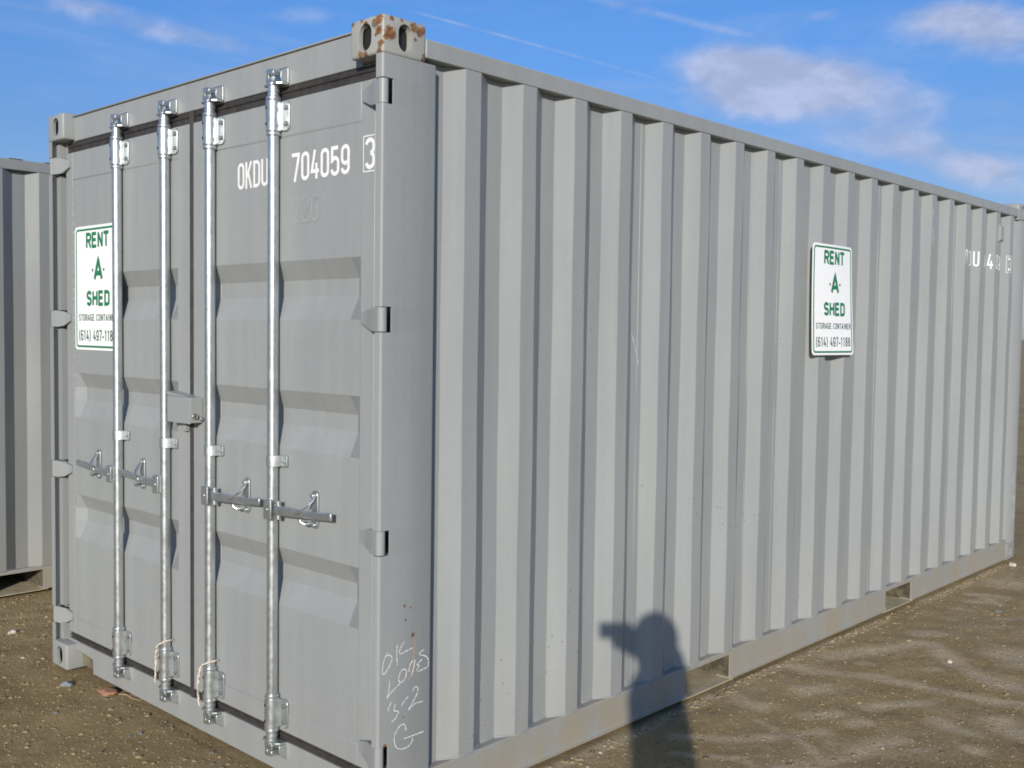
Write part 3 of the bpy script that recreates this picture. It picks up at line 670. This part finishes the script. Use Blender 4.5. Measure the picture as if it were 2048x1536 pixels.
    mb.box(*sorted((xc + h * 0.002, xc + h * 0.020)), -0.0094, 0.006, zc - 0.034, zc + 0.034)
    mb.prism([(xc + h * 0.018 + 0.007 * math.cos(a), zc + 0.007 * math.sin(a)) for a in np.linspace(0, 2 * math.pi, 13)[:-1]], -0.019, -0.0152, 'y')
    mb.cyl((xc + h * 0.056, 0.008, zc - 0.033), (xc + h * 0.056, 0.008, zc + 0.033), 0.0095, 12)
    put('handle_hub', mb, M['galv'], b, bevel=0.0015)
    mb = MB()
    path = [(0.030, 0.004, 0.0, 0.020), (0.075, 0.002, 0.000, 0.021), (0.12, 0.000, 0.002, 0.020), (0.20, 0.004, 0.004, 0.017), (0.235, 0.010, 0.004, 0.015), (0.27, 0.008, 0.006, 0.016), (0.345, 0.004, 0.014, 0.017), (0.368, 0.004, 0.016, 0.0165)]
    vs = []; th = 0.0045
    for a, y_, dz, hh_ in path:
        vs += [(xc + h * a, y_ - th, zc + dz + hh_ * 0.72), (xc + h * a, y_ - th, zc + dz - hh_ * 0.72), (xc + h * a, y_ + th, zc + dz - hh_ * 0.9), (xc + h * a, y_ + th, zc + dz + hh_ * 0.9)]
    fs = [(4 * i + k, 4 * i + (k + 1) % 4, 4 * i + 4 + (k + 1) % 4, 4 * i + 4 + k) for i in range(len(path) - 1) for k in range(4)]
    fs += [(3, 2, 1, 0), tuple(4 * (len(path) - 1) + k for k in range(4))]
    mb.add(vs, fs); put('handle', mb, M['galv'], b, bevel=0.003)
    # catch that holds the handle against the door
    xm = xc + h * 0.222; mb = MB()
    mb.prism([(xm + h * 0.004 + a, v) for a, v in stadium(0, zc + 0.020, 0.036, 0.132)], 0.0385, 0.0445, 'y')
    vs = []
    for a, dz, y_, ww in ((0.007, 0.066, 0.031, 0.010), (0.006, 0.048, 0.020, 0.011), (0.001, 0.032, 0.006, 0.012), (-0.012, 0.019, -0.005, 0.013), (-0.030, 0.011, -0.0105, 0.012), (-0.050, 0.006, -0.0105, 0.009)):
        nx_, nz_ = (1.0, 0.25) if dz > 0.035 else (0.62, 0.78) if dz > 0.015 else (0.15, 0.98)
        for yo in (0.0, 0.0055):
            vs += [(xm + h * (a + nx_ * ww), y_ + yo, zc + dz + nz_ * ww * 0.6), (xm + h * (a - nx_ * ww), y_ + yo, zc + dz - nz_ * ww * 0.6)]
    fs = []
    for k in range(5):
        q = 4 * k; fs += [(q, q + 1, q + 5, q + 4), (q + 2, q + 6, q + 7, q + 3), (q, q + 4, q + 6, q + 2), (q + 1, q + 3, q + 7, q + 5)]
    fs += [(0, 2, 3, 1), (20, 21, 23, 22)]
    mb.add(vs, fs)
    mb.tube([(xm - h * 0.022, -0.003, zc - 0.012), (xm - h * 0.018, -0.003, zc - 0.022), (xm - h * 0.006, 0.006, zc - 0.028), (xm + h * 0.006, 0.030, zc - 0.026)], 0.0065, 8)
    mb.prism([(xm + 0.008 * math.cos(a), zc + 0.068 + 0.008 * math.sin(a)) for a in np.linspace(0, 2 * math.pi, 11)[:-1]], 0.027, 0.0384, 'y')
    mb.prism([(xm + 0.008 * math.cos(a), zc - 0.034 + 0.008 * math.sin(a)) for a in np.linspace(0, 2 * math.pi, 11)[:-1]], 0.031, 0.0384, 'y')
    put('handle_catch', mb, M['galv'], b, bevel=0.0015)
    return b
for xc, hd in ((-1.795, -1), (-1.386, -1), (-1.042, 1), (-0.620, 1)): bar(xc, hd)

# lock box across the two leaves
mb = MB()
mb.box(-1.306, -1.131, -0.0135, -0.0085, 1.242, 1.345)                     # front plate
mb.box(-1.136, -1.131, -0.0083, 0.0425, 1.246, 1.345)                     # right cheek
mb.box(-1.306, -1.1365, -0.0083, 0.0425, 1.340, 1.345)                    # top
mb.box(-1.306, -1.301, -0.0083, 0.0425, 1.250, 1.3395)
mb.prism([(-1.318, 1.362), (-1.190, 1.349), (-1.180, 1.3455), (-1.300, 1.3455), (-1.318, 1.352)], -0.010, 0.0425, 'y')
mb.box(-1.262, -1.232, 0.026, 0.0445, 1.205, 1.246)
lb = put('lock_box', mb, M['paint'], root, bevel=0.004, seg=3)
mb = MB().cyl((-1.1315, 0.006, 1.272), (-1.122, 0.006, 1.272), 0.0125, 20).cyl((-1.1315, 0.030, 1.262), (-1.117, 0.030, 1.262), 0.008, 14)
put('lock_cylinder', mb, M['brass'], lb, bevel=0.001)
put('keyhole', MB().box(-1.1222, -1.1212, 0.0035, 0.0080, 1.264, 1.280), M['black'], lb)

# stencilled number on the right leaf
df = lambda u, v, hgt: (u, DY + 0.0016 - hgt, v)
mb = MB(); stencil(mb, 'OKDU', -0.889, 2.127, 0.045, 0.098, 0.0515, df); put('owner_code', mb, M['white_paint'], rdoor, smooth_angle=0)
mb = MB(); stencil(mb, '704059', -0.546, 2.126, 0.048, 0.098, 0.0556, df); put('serial_number', mb, M['white_paint'], rdoor, smooth_angle=0)
mb = MB()
dfs = lambda u, v, hgt: (u, DY - 0.0002 - hgt, v)
stencil(mb, '3', -0.139, 2.130, 0.050, 0.100, 0.06, dfs)
ribbon(mb, [(-0.0905, 2.2365), (-0.147, 2.2365), (-0.147, 2.124), (-0.0905, 2.124)], 0.0035, dfs)
put('check_digit', mb, M['white_paint'], rdoor, smooth_angle=0)
mb = MB(); stencil(mb, '22G1', -0.541, 1.982, 0.046, 0.094, 0.0535, df, 0.25); put('faded_type_code', mb, M['ghost'], rdoor, smooth_angle=0)
# number on the corrugated side, painted straight across the ribs
sidef = lambda u, v, hgt: (wall_x(u) + 0.0012 + hgt, u, v)
for nm, txt, ys in (('side_owner_code', 'OKDU', (4.884, 4.958, 5.046, 5.109)), ('side_serial_number', '704059', (5.237, 5.311, 5.384, 5.449, 5.532, 5.609))):
    mb = MB()
    for ch, yy in zip(txt, ys): stencil(mb, ch, yy, 2.096, 0.046, 0.102, 0.06, sidef, 0.26)
    put(nm, mb, M['white_paint'], root, smooth_angle=0)
mb = MB(); stencil(mb, '3', 5.716, 2.096, 0.050, 0.098, 0.06, sidef, 0.22)
ribbon(mb, [(5.706, 2.088), (5.706, 2.203), (5.774, 2.203), (5.774, 2.088)], 0.0035, sidef, True)
put('side_check_digit', mb, M['white_paint'], root, smooth_angle=0)
# chalk notes on the posts, scratches, rust runs
pf = lambda u, v, hgt: (0.0004 + hgt, u, v)
CHALK = {'O': [(0.036, 0.588), (0.022, 0.563), (0.017, 0.534), (0.023, 0.521), (0.037, 0.533), (0.054, 0.556), (0.056, 0.57), (0.044, 0.58), (0.036, 0.577)], 'K1': [(0.078, 0.606), (0.076, 0.573), (0.079, 0.54)], 'K2': [(0.107, 0.61), (0.087, 0.584), (0.091, 0.573), (0.105, 0.575), (0.143, 0.582)], 'L': [(0.047, 0.495), (0.045, 0.467), (0.037, 0.441), (0.05, 0.453), (0.092, 0.477)], 'o': [(0.11, 0.52), (0.095, 0.516), (0.086, 0.499), (0.087, 0.484), (0.098, 0.479), (0.113, 0.489), (0.118, 0.511), (0.108, 0.521)], 'r1': [(0.146, 0.541), (0.132, 0.526), (0.129, 0.506)], 'r2': [(0.154, 0.541), (0.152, 0.522), (0.14, 0.49)], 's1': [(0.194, 0.566), (0.176, 0.559), (0.175, 0.552), (0.195, 0.545), (0.211, 0.532), (0.213, 0.506), (0.191, 0.501), (0.168, 0.497)], 's2': [(0.185, 0.534), (0.163, 0.522), (0.173, 0.517), (0.16, 0.501)], '2': [(0.145, 0.437), (0.153, 0.448), (0.163, 0.448), (0.169, 0.437), (0.159, 0.416), (0.128, 0.38), (0.152, 0.393), (0.19, 0.393)], '-': [(0.125, 0.425), (0.096, 0.401)], '5a': [(0.055, 0.423), (0.045, 0.41), (0.043, 0.398)], '5b': [(0.073, 0.413), (0.066, 0.394), (0.082, 0.388), (0.085, 0.381), (0.07, 0.364), (0.057, 0.359)], 'G': [(0.118, 0.313), (0.115, 0.331), (0.105, 0.339), (0.085, 0.332), (0.071, 0.313), (0.069, 0.291), (0.078, 0.269), (0.098, 0.258), (0.128, 0.258), (0.147, 0.274), (0.144, 0.284)], 'G2': [(0.108, 0.289), (0.133, 0.289), (0.195, 0.29)]}
def smooth_poly(p_, n=3):
    if len(p_) < 3: return p_
    q = [p_[0]]
    ext = [p_[0]] + list(p_) + [p_[-1]]
    for i in range(1, len(ext) - 2):
        a, b, c_, d_ = (np.array(ext[k]) for k in (i - 1, i, i + 1, i + 2))
        for k in range(1, n + 1):
            s_ = k / n; q.append(tuple(0.5 * ((2 * b) + (c_ - a) * s_ + (2 * a - 5 * b + 4 * c_ - d_) * s_ ** 2 + (3 * b - a - 3 * c_ + d_) * s_ ** 3)))
    return q
mb = MB()
for k_, v_ in CHALK.items(): ribbon(mb, smooth_poly(v_), 0.0042, pf, lift=0.0006 + 0.0001 * (len(k_)), step=0.004, taper=True)
put('chalk_note', mb, M['chalk'], root, smooth_angle=0)
mb = MB()
for v_ in ([(0.152, 0.608), (0.1515, 0.571), (0.147, 0.545), (0.141, 0.525)], [(0.149, 0.534), (0.147, 0.506), (0.139, 0.487)], [(0.143, 0.52), (0.136, 0.499), (0.128, 0.480)]):
    ribbon(mb, smooth_poly(v_), 0.0042, lambda u, v, hgt: (0.0001 + hgt * 0.5, u, v), lift=0.0005, step=0.005, taper=True)
put('rust_run', mb, M['runstain'], root, smooth_angle=0)
FAR = [[(5.975, 0.625), (5.99, 0.603), (5.975, 0.591)], [(5.977, 0.585), (5.962, 0.564), (5.993, 0.545)], [(6.008, 0.534), (5.986, 0.507)], [(5.962, 0.48), (5.981, 0.446)], [(6.02, 0.462), (5.99, 0.444), (5.992, 0.412), (6.022, 0.423), (6.03, 0.46)], [(6.024, 0.374), (6.03, 0.342)], [(6.01, 0.344), (5.984, 0.319), (5.99, 0.277)], [(6.012, 0.306), (6.025, 0.318), (6.035, 0.3)]]
for grp in (FAR[:3], FAR[3:5], FAR[5:]):
    mb = MB()
    for v_ in grp: ribbon(mb, smooth_poly(v_), 0.006, pf, lift=0.0008, step=0.006, taper=True)
    put('chalk_scribble', mb, M['chalk'], root, smooth_angle=0)
mb = MB()
ribbon(mb, smooth_poly([(1.313, 1.822), (1.329, 1.752), (1.339, 1.651), (1.375, 1.57), (1.405, 1.488)]), 0.0035, sidef, lift=0.0008, step=0.01, taper=True)
put('scratch', mb, M['chalk'], root, smooth_angle=0); mb = MB()
ribbon(mb, smooth_poly([(4.333, 2.396), (4.336, 2.275), (4.350, 2.186)]), 0.006, sidef, lift=0.0008, step=0.01, taper=True)
put('scratch', mb, M['chalk'], root, smooth_angle=0)
# vent on the side wall near the far end
yv = 5.527; xv = wall_x(yv)
put('vent_cover', MB().prism([(xv, 2.405), (xv + 0.018, 2.395), (xv + 0.018, 2.30), (xv, 2.285)], yv - 0.035, yv + 0.035, 'y'), M['paint'], root, bevel=0.003)

# ------------------------------------------------------------------ neighbouring container, turned end for end
bpy.context.view_layer.update()
nb = copy_tree(root, None, skip=('owner_code', 'serial_number', 'check_digit', 'faded_type_code', 'side_owner_code', 'side_serial_number', 'side_check_digit', 'chalk_note', 'chalk_scribble', 'scratch', 'rust_run', 'lock_box', 'vent_cover'))
nb.location = (-3.85 - W / 2, 4.365 - L / 2, 0); nb.rotation_euler = (0, 0, math.pi); nb.scale = (1, 1, 1.016)
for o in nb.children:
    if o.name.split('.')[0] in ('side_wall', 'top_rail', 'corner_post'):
        o.data = o.data.copy(); o.data.materials[0] = M['darker_panel']
nb['label'] = 'neighbouring grey container standing beyond the double doors, only its corrugated side in view'

# ------------------------------------------------------------------ signs
def sign(loc, mapf, label, wd, ht, extra=0.0):
    s = empty('sign', loc)
    tag(s, label, 'sign', 'rental signs on the container')
    mb = MB(); r = 0.022; out = rrect(0, wd, 0, ht, r, 5)
    # bowed plate: grid clipped by the rounded outline, built as rows
    cr = [r * (1 - math.cos(R(15 * k))) for k in range(6)]; rows = cr + list(np.linspace(r, ht - r, 13)) + [ht - c_ for c_ in cr[::-1]]
    nu, nv = 14, len(rows) - 1; vs = []
    for j in range(nv + 1):
        v = rows[j]; ins = 0.0
        e = min(v, ht - v)
        if e < r: ins = r - math.sqrt(max(0, r * r - (r - e) ** 2))
        for i in range(nu + 1):
            u = ins + (wd - 2 * ins) * i / nu; vs.append((u, v))
    fs = [(j * (nu + 1) + i, j * (nu + 1) + i + 1, (j + 1) * (nu + 1) + i + 1, (j + 1) * (nu + 1) + i) for j in range(nv) for i in range(nu)]
    n = len(vs)
    front = [mapf(u, v, 0.0) for u, v in vs]; back = [mapf(u, v, -0.0016) for u, v in vs]
    ring = [i for i in range(nu + 1)] + [j * (nu + 1) + nu for j in range(1, nv + 1)] + [nv * (nu + 1) + i for i in range(nu - 1, -1, -1)] + [j * (nu + 1) for j in range(nv - 1, 0, -1)]
    mb.add(front + back, fs + [tuple(n + k for k in q[::-1]) for q in fs] + [(ring[k], ring[(k + 1) % len(ring)], n + ring[(k + 1) % len(ring)], n + ring[k]) for k in range(len(ring))], True)
    put('sign_plate', mb, M['sign_white'], s, smooth_angle=40)
    mb = MB(); ribbon(mb, rrect(0.016, wd - 0.016, 0.016, ht - 0.016, 0.014, 4), 0.0095, mapf, True, lift=0.0008, step=0.02)
    put('sign_border', mb, M['sign_green'], s, smooth_angle=0)
    k = wd / 0.435; z = lambda q: (q - 1.520) * ht / 0.570
    uy = lambda q: (q - 2.795) * k
    ADV = {'(': 0.62, ')': 0.62, '-': 0.7, ' ': 0.55, '1': 0.85, 'I': 0.5}
    def letter_fit(txt, width):
        gap = 0.13 if len(txt) < 6 else 0.22
        tot = sum(ADV.get(c, 1.0) for c in txt) + gap * (len(txt) - 1)
        return width / tot, gap * width / tot
    def word(txt, a, b_, c_, d_, bold, mat, nm):
        mb = MB(); cw, pitch = letter_fit(txt, uy(b_) - uy(a))
        stencil(mb, txt, uy(a), z(c_), cw, z(d_) - z(c_), pitch, mapf, bold, adv=ADV)
        if txt == 'A':
            for q in (2.975, 3.084): ribbon(mb, [(uy(q) - 0.007, z(1.886)), (uy(q) + 0.007, z(1.886))], 0.013, mapf, lift=0.0007, step=0.02)
        put(nm, mb, mat, s, smooth_angle=0)
    word('RENT', 2.910, 3.134, 1.990, 2.056, 0.31, M['sign_green'], 'sign_lettering')
    word('A', 2.990, 3.070, 1.845, 1.936, 0.27, M['sign_green'], 'sign_lettering')
    word('SHED', 2.913, 3.140, 1.726, 1.790, 0.31, M['sign_green'], 'sign_lettering')
    word('STORAGE CONTAINER', 2.833, 3.203, 1.655, 1.685, 0.27, M['sign_dark'], 'small_lettering')
    word('(614) 497-1188', 2.832, 3.196, 1.563, 1.613, 0.29, M['sign_dark'], 'phone_number')
    return s
# on the left leaf, slipped behind the first bar
sign((-2.034, 0.043, 1.79), lambda u, v, g: (-2.252 + u, 0.0415 - g + 0.0006 * math.sin(u * 7), 1.508 + v), 'white and green sign on the double doors, partly hidden behind a galvanised locking bar', 0.432, 0.560)
sx = lambda u, v: 0.004 + 0.016 * (u / 0.435) ** 2 * (1 - v / 0.57) + 0.012 * (1 - v / 0.57) ** 2 + 0.006 * math.sin(math.pi * u / 0.435)
sign((0.01, 3.01, 1.80), lambda u, v, g: (sx(u, v) + g, 2.795 + u, 1.520 + v), 'white and green sign fixed to the corrugated long side, slightly bowed', 0.435, 0.570)

# ------------------------------------------------------------------ cords tied to the two middle bars
def cord(paths, label):
    mb = MB()
    for p_ in paths:
        q = smooth_poly(p_, 5)
        q = [(a + 0.0012 * math.sin(i * 1.9), b + 0.0012 * math.cos(i * 1.9), c_) for i, (a, b, c_) in enumerate(q)]
        mb.tube(q, 0.0036, 8)
    tag(put('cord', mb, M['rope'], None, smooth_angle=60), label, 'cord', 'cords tied to the locking bars')
def loop(xc, zc, tilt, n=14): return [(xc + 0.0315 * math.cos(a), 0.021 + 0.0315 * math.sin(a), zc + tilt * math.cos(a)) for a in np.linspace(0.2, 2 * math.pi + 0.1, n)]
cord([loop(-1.386, 0.322, 0.018), [(-1.386 - 0.010, -0.010, 0.316), (-1.400, -0.012, 0.295), (-1.408, -0.012, 0.262), (-1.412, -0.010, 0.21), (-1.418, -0.009, 0.158)], [(-1.386 - 0.010, -0.011, 0.316), (-1.396, -0.015, 0.29), (-1.401, -0.014, 0.25), (-1.409, -0.013, 0.185)]], 'thin white cord with forked end, tied to the bar touching the lock box')
cord([loop(-1.042, 0.318, 0.016), [(-1.042 - 0.022, -0.004, 0.306), (-1.066, -0.010, 0.284), (-1.074, -0.010, 0.25), (-1.078, -0.009, 0.20), (-1.072, -0.008, 0.150)], [(-1.042 - 0.024, -0.005, 0.306), (-1.070, -0.013, 0.27), (-1.078, -0.012, 0.22), (-1.075, -0.010, 0.165)]], 'thin white cord tied to the bar between lock box and stencilled number')

# ------------------------------------------------------------------ stones, brick, litter
def rock(name, x_, y_, r, mat, label, cat, flat=0.6, seed=1):
    bm = bmesh.new(); bmesh.ops.create_icosphere(bm, subdivisions=2, radius=r)
    rr = random.Random(seed); off = [rr.uniform(0, 9) for _ in range(3)]
    for v in bm.verts:
        d = v.co.normalized(); k = 1 + 0.28 * math.sin(d.x * 3.1 + off[0]) * math.sin(d.y * 2.7 + off[1]) + 0.16 * math.sin(d.z * 5 + off[2]) * math.cos(d.x * 4)
        v.co = Vector((v.co.x * k * 1.2, v.co.y * k * 0.9, v.co.z * k * flat))
    me = bpy.data.meshes.new(name); bm.to_mesh(me); bm.free()
    me.transform(Matrix.Translation((x_, y_, float(ground_h(np.array([x_]), np.array([y_]))[0]) + r * flat * 0.35)) @ Matrix.Rotation(rr.uniform(0, 6), 4, 'Z'))
    return tag(put(name, None, mat, None, me=me, smooth_angle=25), label, cat)
M['stone_pale'] = plain('pale_stone', (0.52, 0.48, 0.41), 0.9, var=0.2, scale=60, bump=0.4)
M['stone_blue'] = plain('slate_stone', (0.20, 0.22, 0.23), 0.85, var=0.2, scale=60, bump=0.4)
M['straw'] = plain('dry_straw', (0.36, 0.27, 0.15), 0.9, var=0.2)
M['brickred'] = plain('brick_shard', (0.30, 0.155, 0.095), 0.9, var=0.25, scale=50, bump=0.5)
rock('brick_fragment', -1.88, 0.010, 0.034, M['brickred'], 'reddish brick fragment tucked under the door sill', 'brick', 0.5, 3)
rock('stone', -2.105, -0.075, 0.026, M['stone_blue'], 'blue grey stone on the dirt in front of the reddish brick fragment', 'stone', 0.55, 4)
rock('stone', 0.075, 5.79, 0.022, M['stone_pale'], 'white stone beside the far bottom corner of the container', 'stone', 0.8, 5)
rock('stone', -3.11, 0.075, 0.020, M['stone_pale'], 'pale stone on the dirt in front of the neighbouring container', 'stone', 0.6, 8)
rock('stone', 0.607, 3.178, 0.016, M['stone_pale'], 'small pale stone among the sand streaks along the container', 'stone', 0.6, 9)
rock('stone', 0.442, 4.376, 0.02, M['stone_blue'], 'dark slate chip on the dirt beyond the farther fork pocket', 'stone', 0.35, 10)
mb = MB(); mb.tube([(-1.80, 0.02, 0.006), (-1.755, 0.035, 0.010), (-1.70, 0.034, 0.007), (-1.64, 0.040, 0.012)], [0.002, 0.0025, 0.002, 0.0012], 6)
tag(put('twig', mb, M['straw'], None), 'thin dry twig on the dirt below the door sill', 'twig')
# loose gravel: one object
N = 36000
gxs = []; 
def scatter(n, x0, x1, y0, y1):
    return np.stack([rng.uniform(x0, x1, n), rng.uniform(y0, y1, n)], -1)
pp = np.concatenate([scatter(int(N * 0.42), -4.0, 0.0, -1.0, 0.55), scatter(int(N * 0.30), -0.1, 1.5, 0.5, 3.2), scatter(int(N * 0.28), -0.1, 1.8, 3.0, 8.0)])
inside = (pp[:, 0] > -W - 0.01) & (pp[:, 0] < 0.012) & (pp[:, 1] > 0.04)
inside |= (pp[:, 0] < -3.84) & (pp[:, 1] > -1.7)
pp = pp[~inside]; hz = ground_h(pp[:, 0], pp[:, 1])
sz = 0.0016 + 0.0050 * rng.random(len(pp)) ** 3 + 0.006 * (rng.random(len(pp)) > 0.992)
n_cl = 3600; cl = np.concatenate([scatter(2200, -4.0, 0.0, -1.0, 0.55), scatter(1400, 0.02, 1.7, 0.5, 6.0), scatter(900, 0.010, 0.07, 0.2, 5.85)])
ok_ = ~(((cl[:, 0] > -W - 0.02) & (cl[:, 0] < 0.0095) & (cl[:, 1] > 0.03)) | ((cl[:, 0] < -3.83) & (cl[:, 1] > -1.7))); cl = cl[ok_]
pp = np.concatenate([pp, cl]); hz = ground_h(pp[:, 0], pp[:, 1]); sz = np.concatenate([sz, 0.004 + 0.011 * rng.random(len(cl)) ** 2.5])
octv = np.array([(1, 0, 0), (0, 1, 0), (-1, 0, 0), (0, -1, 0), (0, 0, 1), (0.6, 0.6, 0.55), (-0.6, 0.6, 0.6), (-0.6, -0.6, 0.55), (0.6, -0.6, 0.5)])
octf = [(0, 5, 4), (5, 1, 4), (1, 6, 4), (6, 2, 4), (2, 7, 4), (7, 3, 4), (3, 8, 4), (8, 0, 4), (0, 1, 5), (1, 2, 6), (2, 3, 7), (3, 0, 8)]
nv = len(octv); ang = rng.uniform(0, 6.28, len(pp)); ca, sa = np.cos(ang), np.sin(ang)
jit = 1 + 0.35 * (rng.random((len(pp), nv, 3)) - 0.5)
V = octv[None] * jit * sz[:, None, None] * np.array([1.2, 0.95, 0.6])
VX = V[..., 0] * ca[:, None] - V[..., 1] * sa[:, None] + pp[:, 0, None]; VY = V[..., 0] * sa[:, None] + V[..., 1] * ca[:, None] + pp[:, 1, None]
VZ = V[..., 2] + hz[:, None] - 0.15 * sz[:, None]
co = np.stack([VX, VY, VZ], -1).reshape(-1, 3)
F = (np.array(octf)[None] + (np.arange(len(pp)) * nv)[:, None, None]).reshape(-1, 3)
pm = bpy.data.meshes.new('gravel'); pm.vertices.add(len(co)); pm.vertices.foreach_set('co', co.astype(np.float32).ravel())
pm.loops.add(len(F) * 3); pm.loops.foreach_set('vertex_index', F.ravel().astype(np.int32))
pm.polygons.add(len(F)); pm.polygons.foreach_set('loop_start', np.arange(0, len(F) * 3, 3, dtype=np.int32)); pm.update(); pm.validate()
m, t, p = material('gravel_stones'); rn = t.new('ShaderNodeNewGeometry').outputs['Random Per Island']
r2 = t.math('FRACT', t.math('MULTIPLY', rn, 17.31))
c = t.mix(t.ramp(rn, 0.0, 0.8), (0.18, 0.13, 0.062), (0.34, 0.255, 0.135)); c = t.mix(t.ramp(rn, 0.95, 1.0), c, (0.50, 0.44, 0.35)); c = t.mix(t.math('GREATER_THAN', r2, 0.97), c, (0.17, 0.17, 0.165))
t.put(p.inputs['Base Color'], c); p.inputs['Roughness'].default_value = 0.85; M['gravel'] = m
pm.materials.append(m); po = bpy.data.objects.new('gravel', pm); COL.objects.link(po)
tag(po, 'loose brown and pale gravel strewn over the packed dirt', 'gravel', kind='stuff')

# ------------------------------------------------------------------ the photographer, whose shadow falls on the container
head = Vector((2.865, -2.178, 0)); fw = Vector((CAM.x - head.x, CAM.y - head.y, 0)).normalized(); lt = Vector((-fw.y, fw.x, 0))
def at(f, l, z_): return head + fw * f + lt * l + Vector((0, 0, z_))
camback = CAM - CF * 0.035
per = bpy.data.meshes.new('person')
J = {}; VV = []; EE = []; RR = []
def jt(n, co, r, par=None):
    J[n] = len(VV); VV.append(tuple(co)); RR.append(r if isinstance(r, tuple) else (r, r))
    if par: EE.append((J[par], J[n]))
jt('pelvis', at(-0.03, 0, 0.95), (0.15, 0.11)); jt('waist', at(-0.03, 0, 1.10), (0.14, 0.105), 'pelvis'); jt('chest', at(-0.035, 0, 1.30), (0.155, 0.115), 'waist')
jt('collar', at(-0.03, 0, 1.44), (0.09, 0.075), 'chest'); jt('neck', at(-0.005, 0, 1.51), 0.076, 'collar'); jt('jaw', at(0.025, 0, 1.565), (0.066, 0.075), 'neck')
jt('face', at(0.012, 0, 1.64), (0.078, 0.092), 'jaw'); jt('crown', at(0.0, 0, 1.70), (0.070, 0.085), 'face')
jt('nose', at(0.108, 0, 1.635), 0.014, 'face')
for s_, nm in ((1, 'l'), (-1, 'r')):
    # both hands hold the camera up before the face, the right elbow lifted
    hand = camback + (CR * 0.088 + Vector((0, 0, -0.01)) if nm == 'r' else CR * 0.040 - CF * 0.02 + Vector((0, 0, -0.040)))
    jt('shoulder' + nm, at(-0.03, 0.145 * s_, 1.41), 0.060, 'collar'); jt('elbow' + nm, at(0.09, -0.16, 1.575) if nm == 'r' else at(0.12, -0.10, 1.53), 0.050, 'shoulder' + nm)
    jt('wrist' + nm, (Vector(J and VV[J['elbow' + nm]]).lerp(hand, 0.72)), 0.034, 'elbow' + nm); jt('palm' + nm, hand, (0.032, 0.022), 'wrist' + nm)
    fx, fy, fz = CF, CR * (1 if nm == 'r' else -1), Vector((0, 0, 1))
    for k in range(4):
        base_ = hand + fz * (0.027 - 0.018 * k) + fy * 0.008
        jt('f%s%da' % (nm, k), base_ + fx * 0.030, 0.009, 'palm' + nm); jt('f%s%db' % (nm, k), base_ + fx * (0.058 - 0.004 * abs(k - 1)) - fy * 0.016, 0.008, 'f%s%da' % (nm, k))
    jt('thumb' + nm, hand - fy * 0.030 + fz * 0.02 + fx * 0.006, 0.0095, 'palm' + nm)
    jt('hip' + nm, at(-0.03, 0.09 * s_, 0.87), 0.092, 'pelvis'); jt('knee' + nm, at(-0.01, 0.10 * s_, 0.49), 0.06, 'hip' + nm); jt('ankle' + nm, at(-0.04, 0.11 * s_, 0.09), 0.043, 'knee' + nm); jt('toe' + nm, at(0.12, 0.13 * s_, 0.04), 0.04, 'ankle' + nm)
per.from_pydata(VV, EE, [])
pero = bpy.data.objects.new('person', per); COL.objects.link(pero)
sk = pero.modifiers.new('skin', 'SKIN'); sd = pero.modifiers.new('sub', 'SUBSURF'); sd.levels = 2; sd.render_levels = 2
if not per.skin_vertices: 
    bm = bmesh.new(); bm.from_mesh(per); bm.verts.layers.skin.verify(); bm.to_mesh(per); bm.free()
for i, sv in enumerate(per.skin_vertices[0].data): sv.radius = RR[i]; sv.use_root = (i == 0)
m, t, p = material('dark_clothes'); z_ = t.sep(pos(t))[2]
c = t.mix(t.ramp(z_, 0.96, 0.98), (0.03, 0.04, 0.07), (0.07, 0.075, 0.085)); c = t.mix(t.ramp(z_, 1.475, 1.485), c, (0.45, 0.28, 0.2)); c = t.mix(t.ramp(z_, 0.07, 0.08, 1.0, 0.0), c, (0.05, 0.035, 0.025))
t.put(p.inputs['Base Color'], c); p.inputs['Roughness'].default_value = 0.85
bpy.context.view_layer.update(); pme = bpy.data.meshes.new_from_object(pero.evaluated_get(bpy.context.evaluated_depsgraph_get())); bpy.data.objects.remove(pero)
pero = put('person', None, m, None, me=pme, smooth_angle=80)
tag(pero, 'photographer in dark clothes, known only by the shadow cast on the corrugated side', 'person')
bm = bmesh.new(); bmesh.ops.create_uvsphere(bm, u_segments=24, v_segments=16, radius=1.0)
hm = bpy.data.meshes.new('hair'); 
for v in bm.verts:
    q = v.co.copy(); k = 1.0 if q.x < 0.35 or q.z > 0.25 else 0.86
    v.co = at(-0.012 + q.x * 0.116 * k, q.y * 0.097 * k, 1.664 + q.z * 0.112 * k)
bm.to_mesh(hm); bm.free(); put('hair', None, plain('brown_hair', (0.05, 0.03, 0.02), 0.6, var=0.3), pero, me=hm, smooth_angle=80)
cm_ = MB()
rot = Matrix((CR, CF, CU)).transposed()
def cbox(a0, a1, b0, b1, c0, c1): 
    q = MB().box(a0, a1, b0, b1, c0, c1); cm_.add([CAM + rot @ Vector(v) for v in q.v], q.f)
cbox(-0.030, 0.076, -0.045, -0.018, -0.032, 0.030)
pc = CAM + CF * -0.018
cm_.cyl(pc, CAM - CF * 0.006, 0.021, 20)
tag(put('compact_camera', cm_, plain('silver_camera', (0.5, 0.5, 0.5), 0.35, metal=0.5), None, bevel=0.003), 'small silver compact camera held up in both hands, known here by its shadow', 'camera')
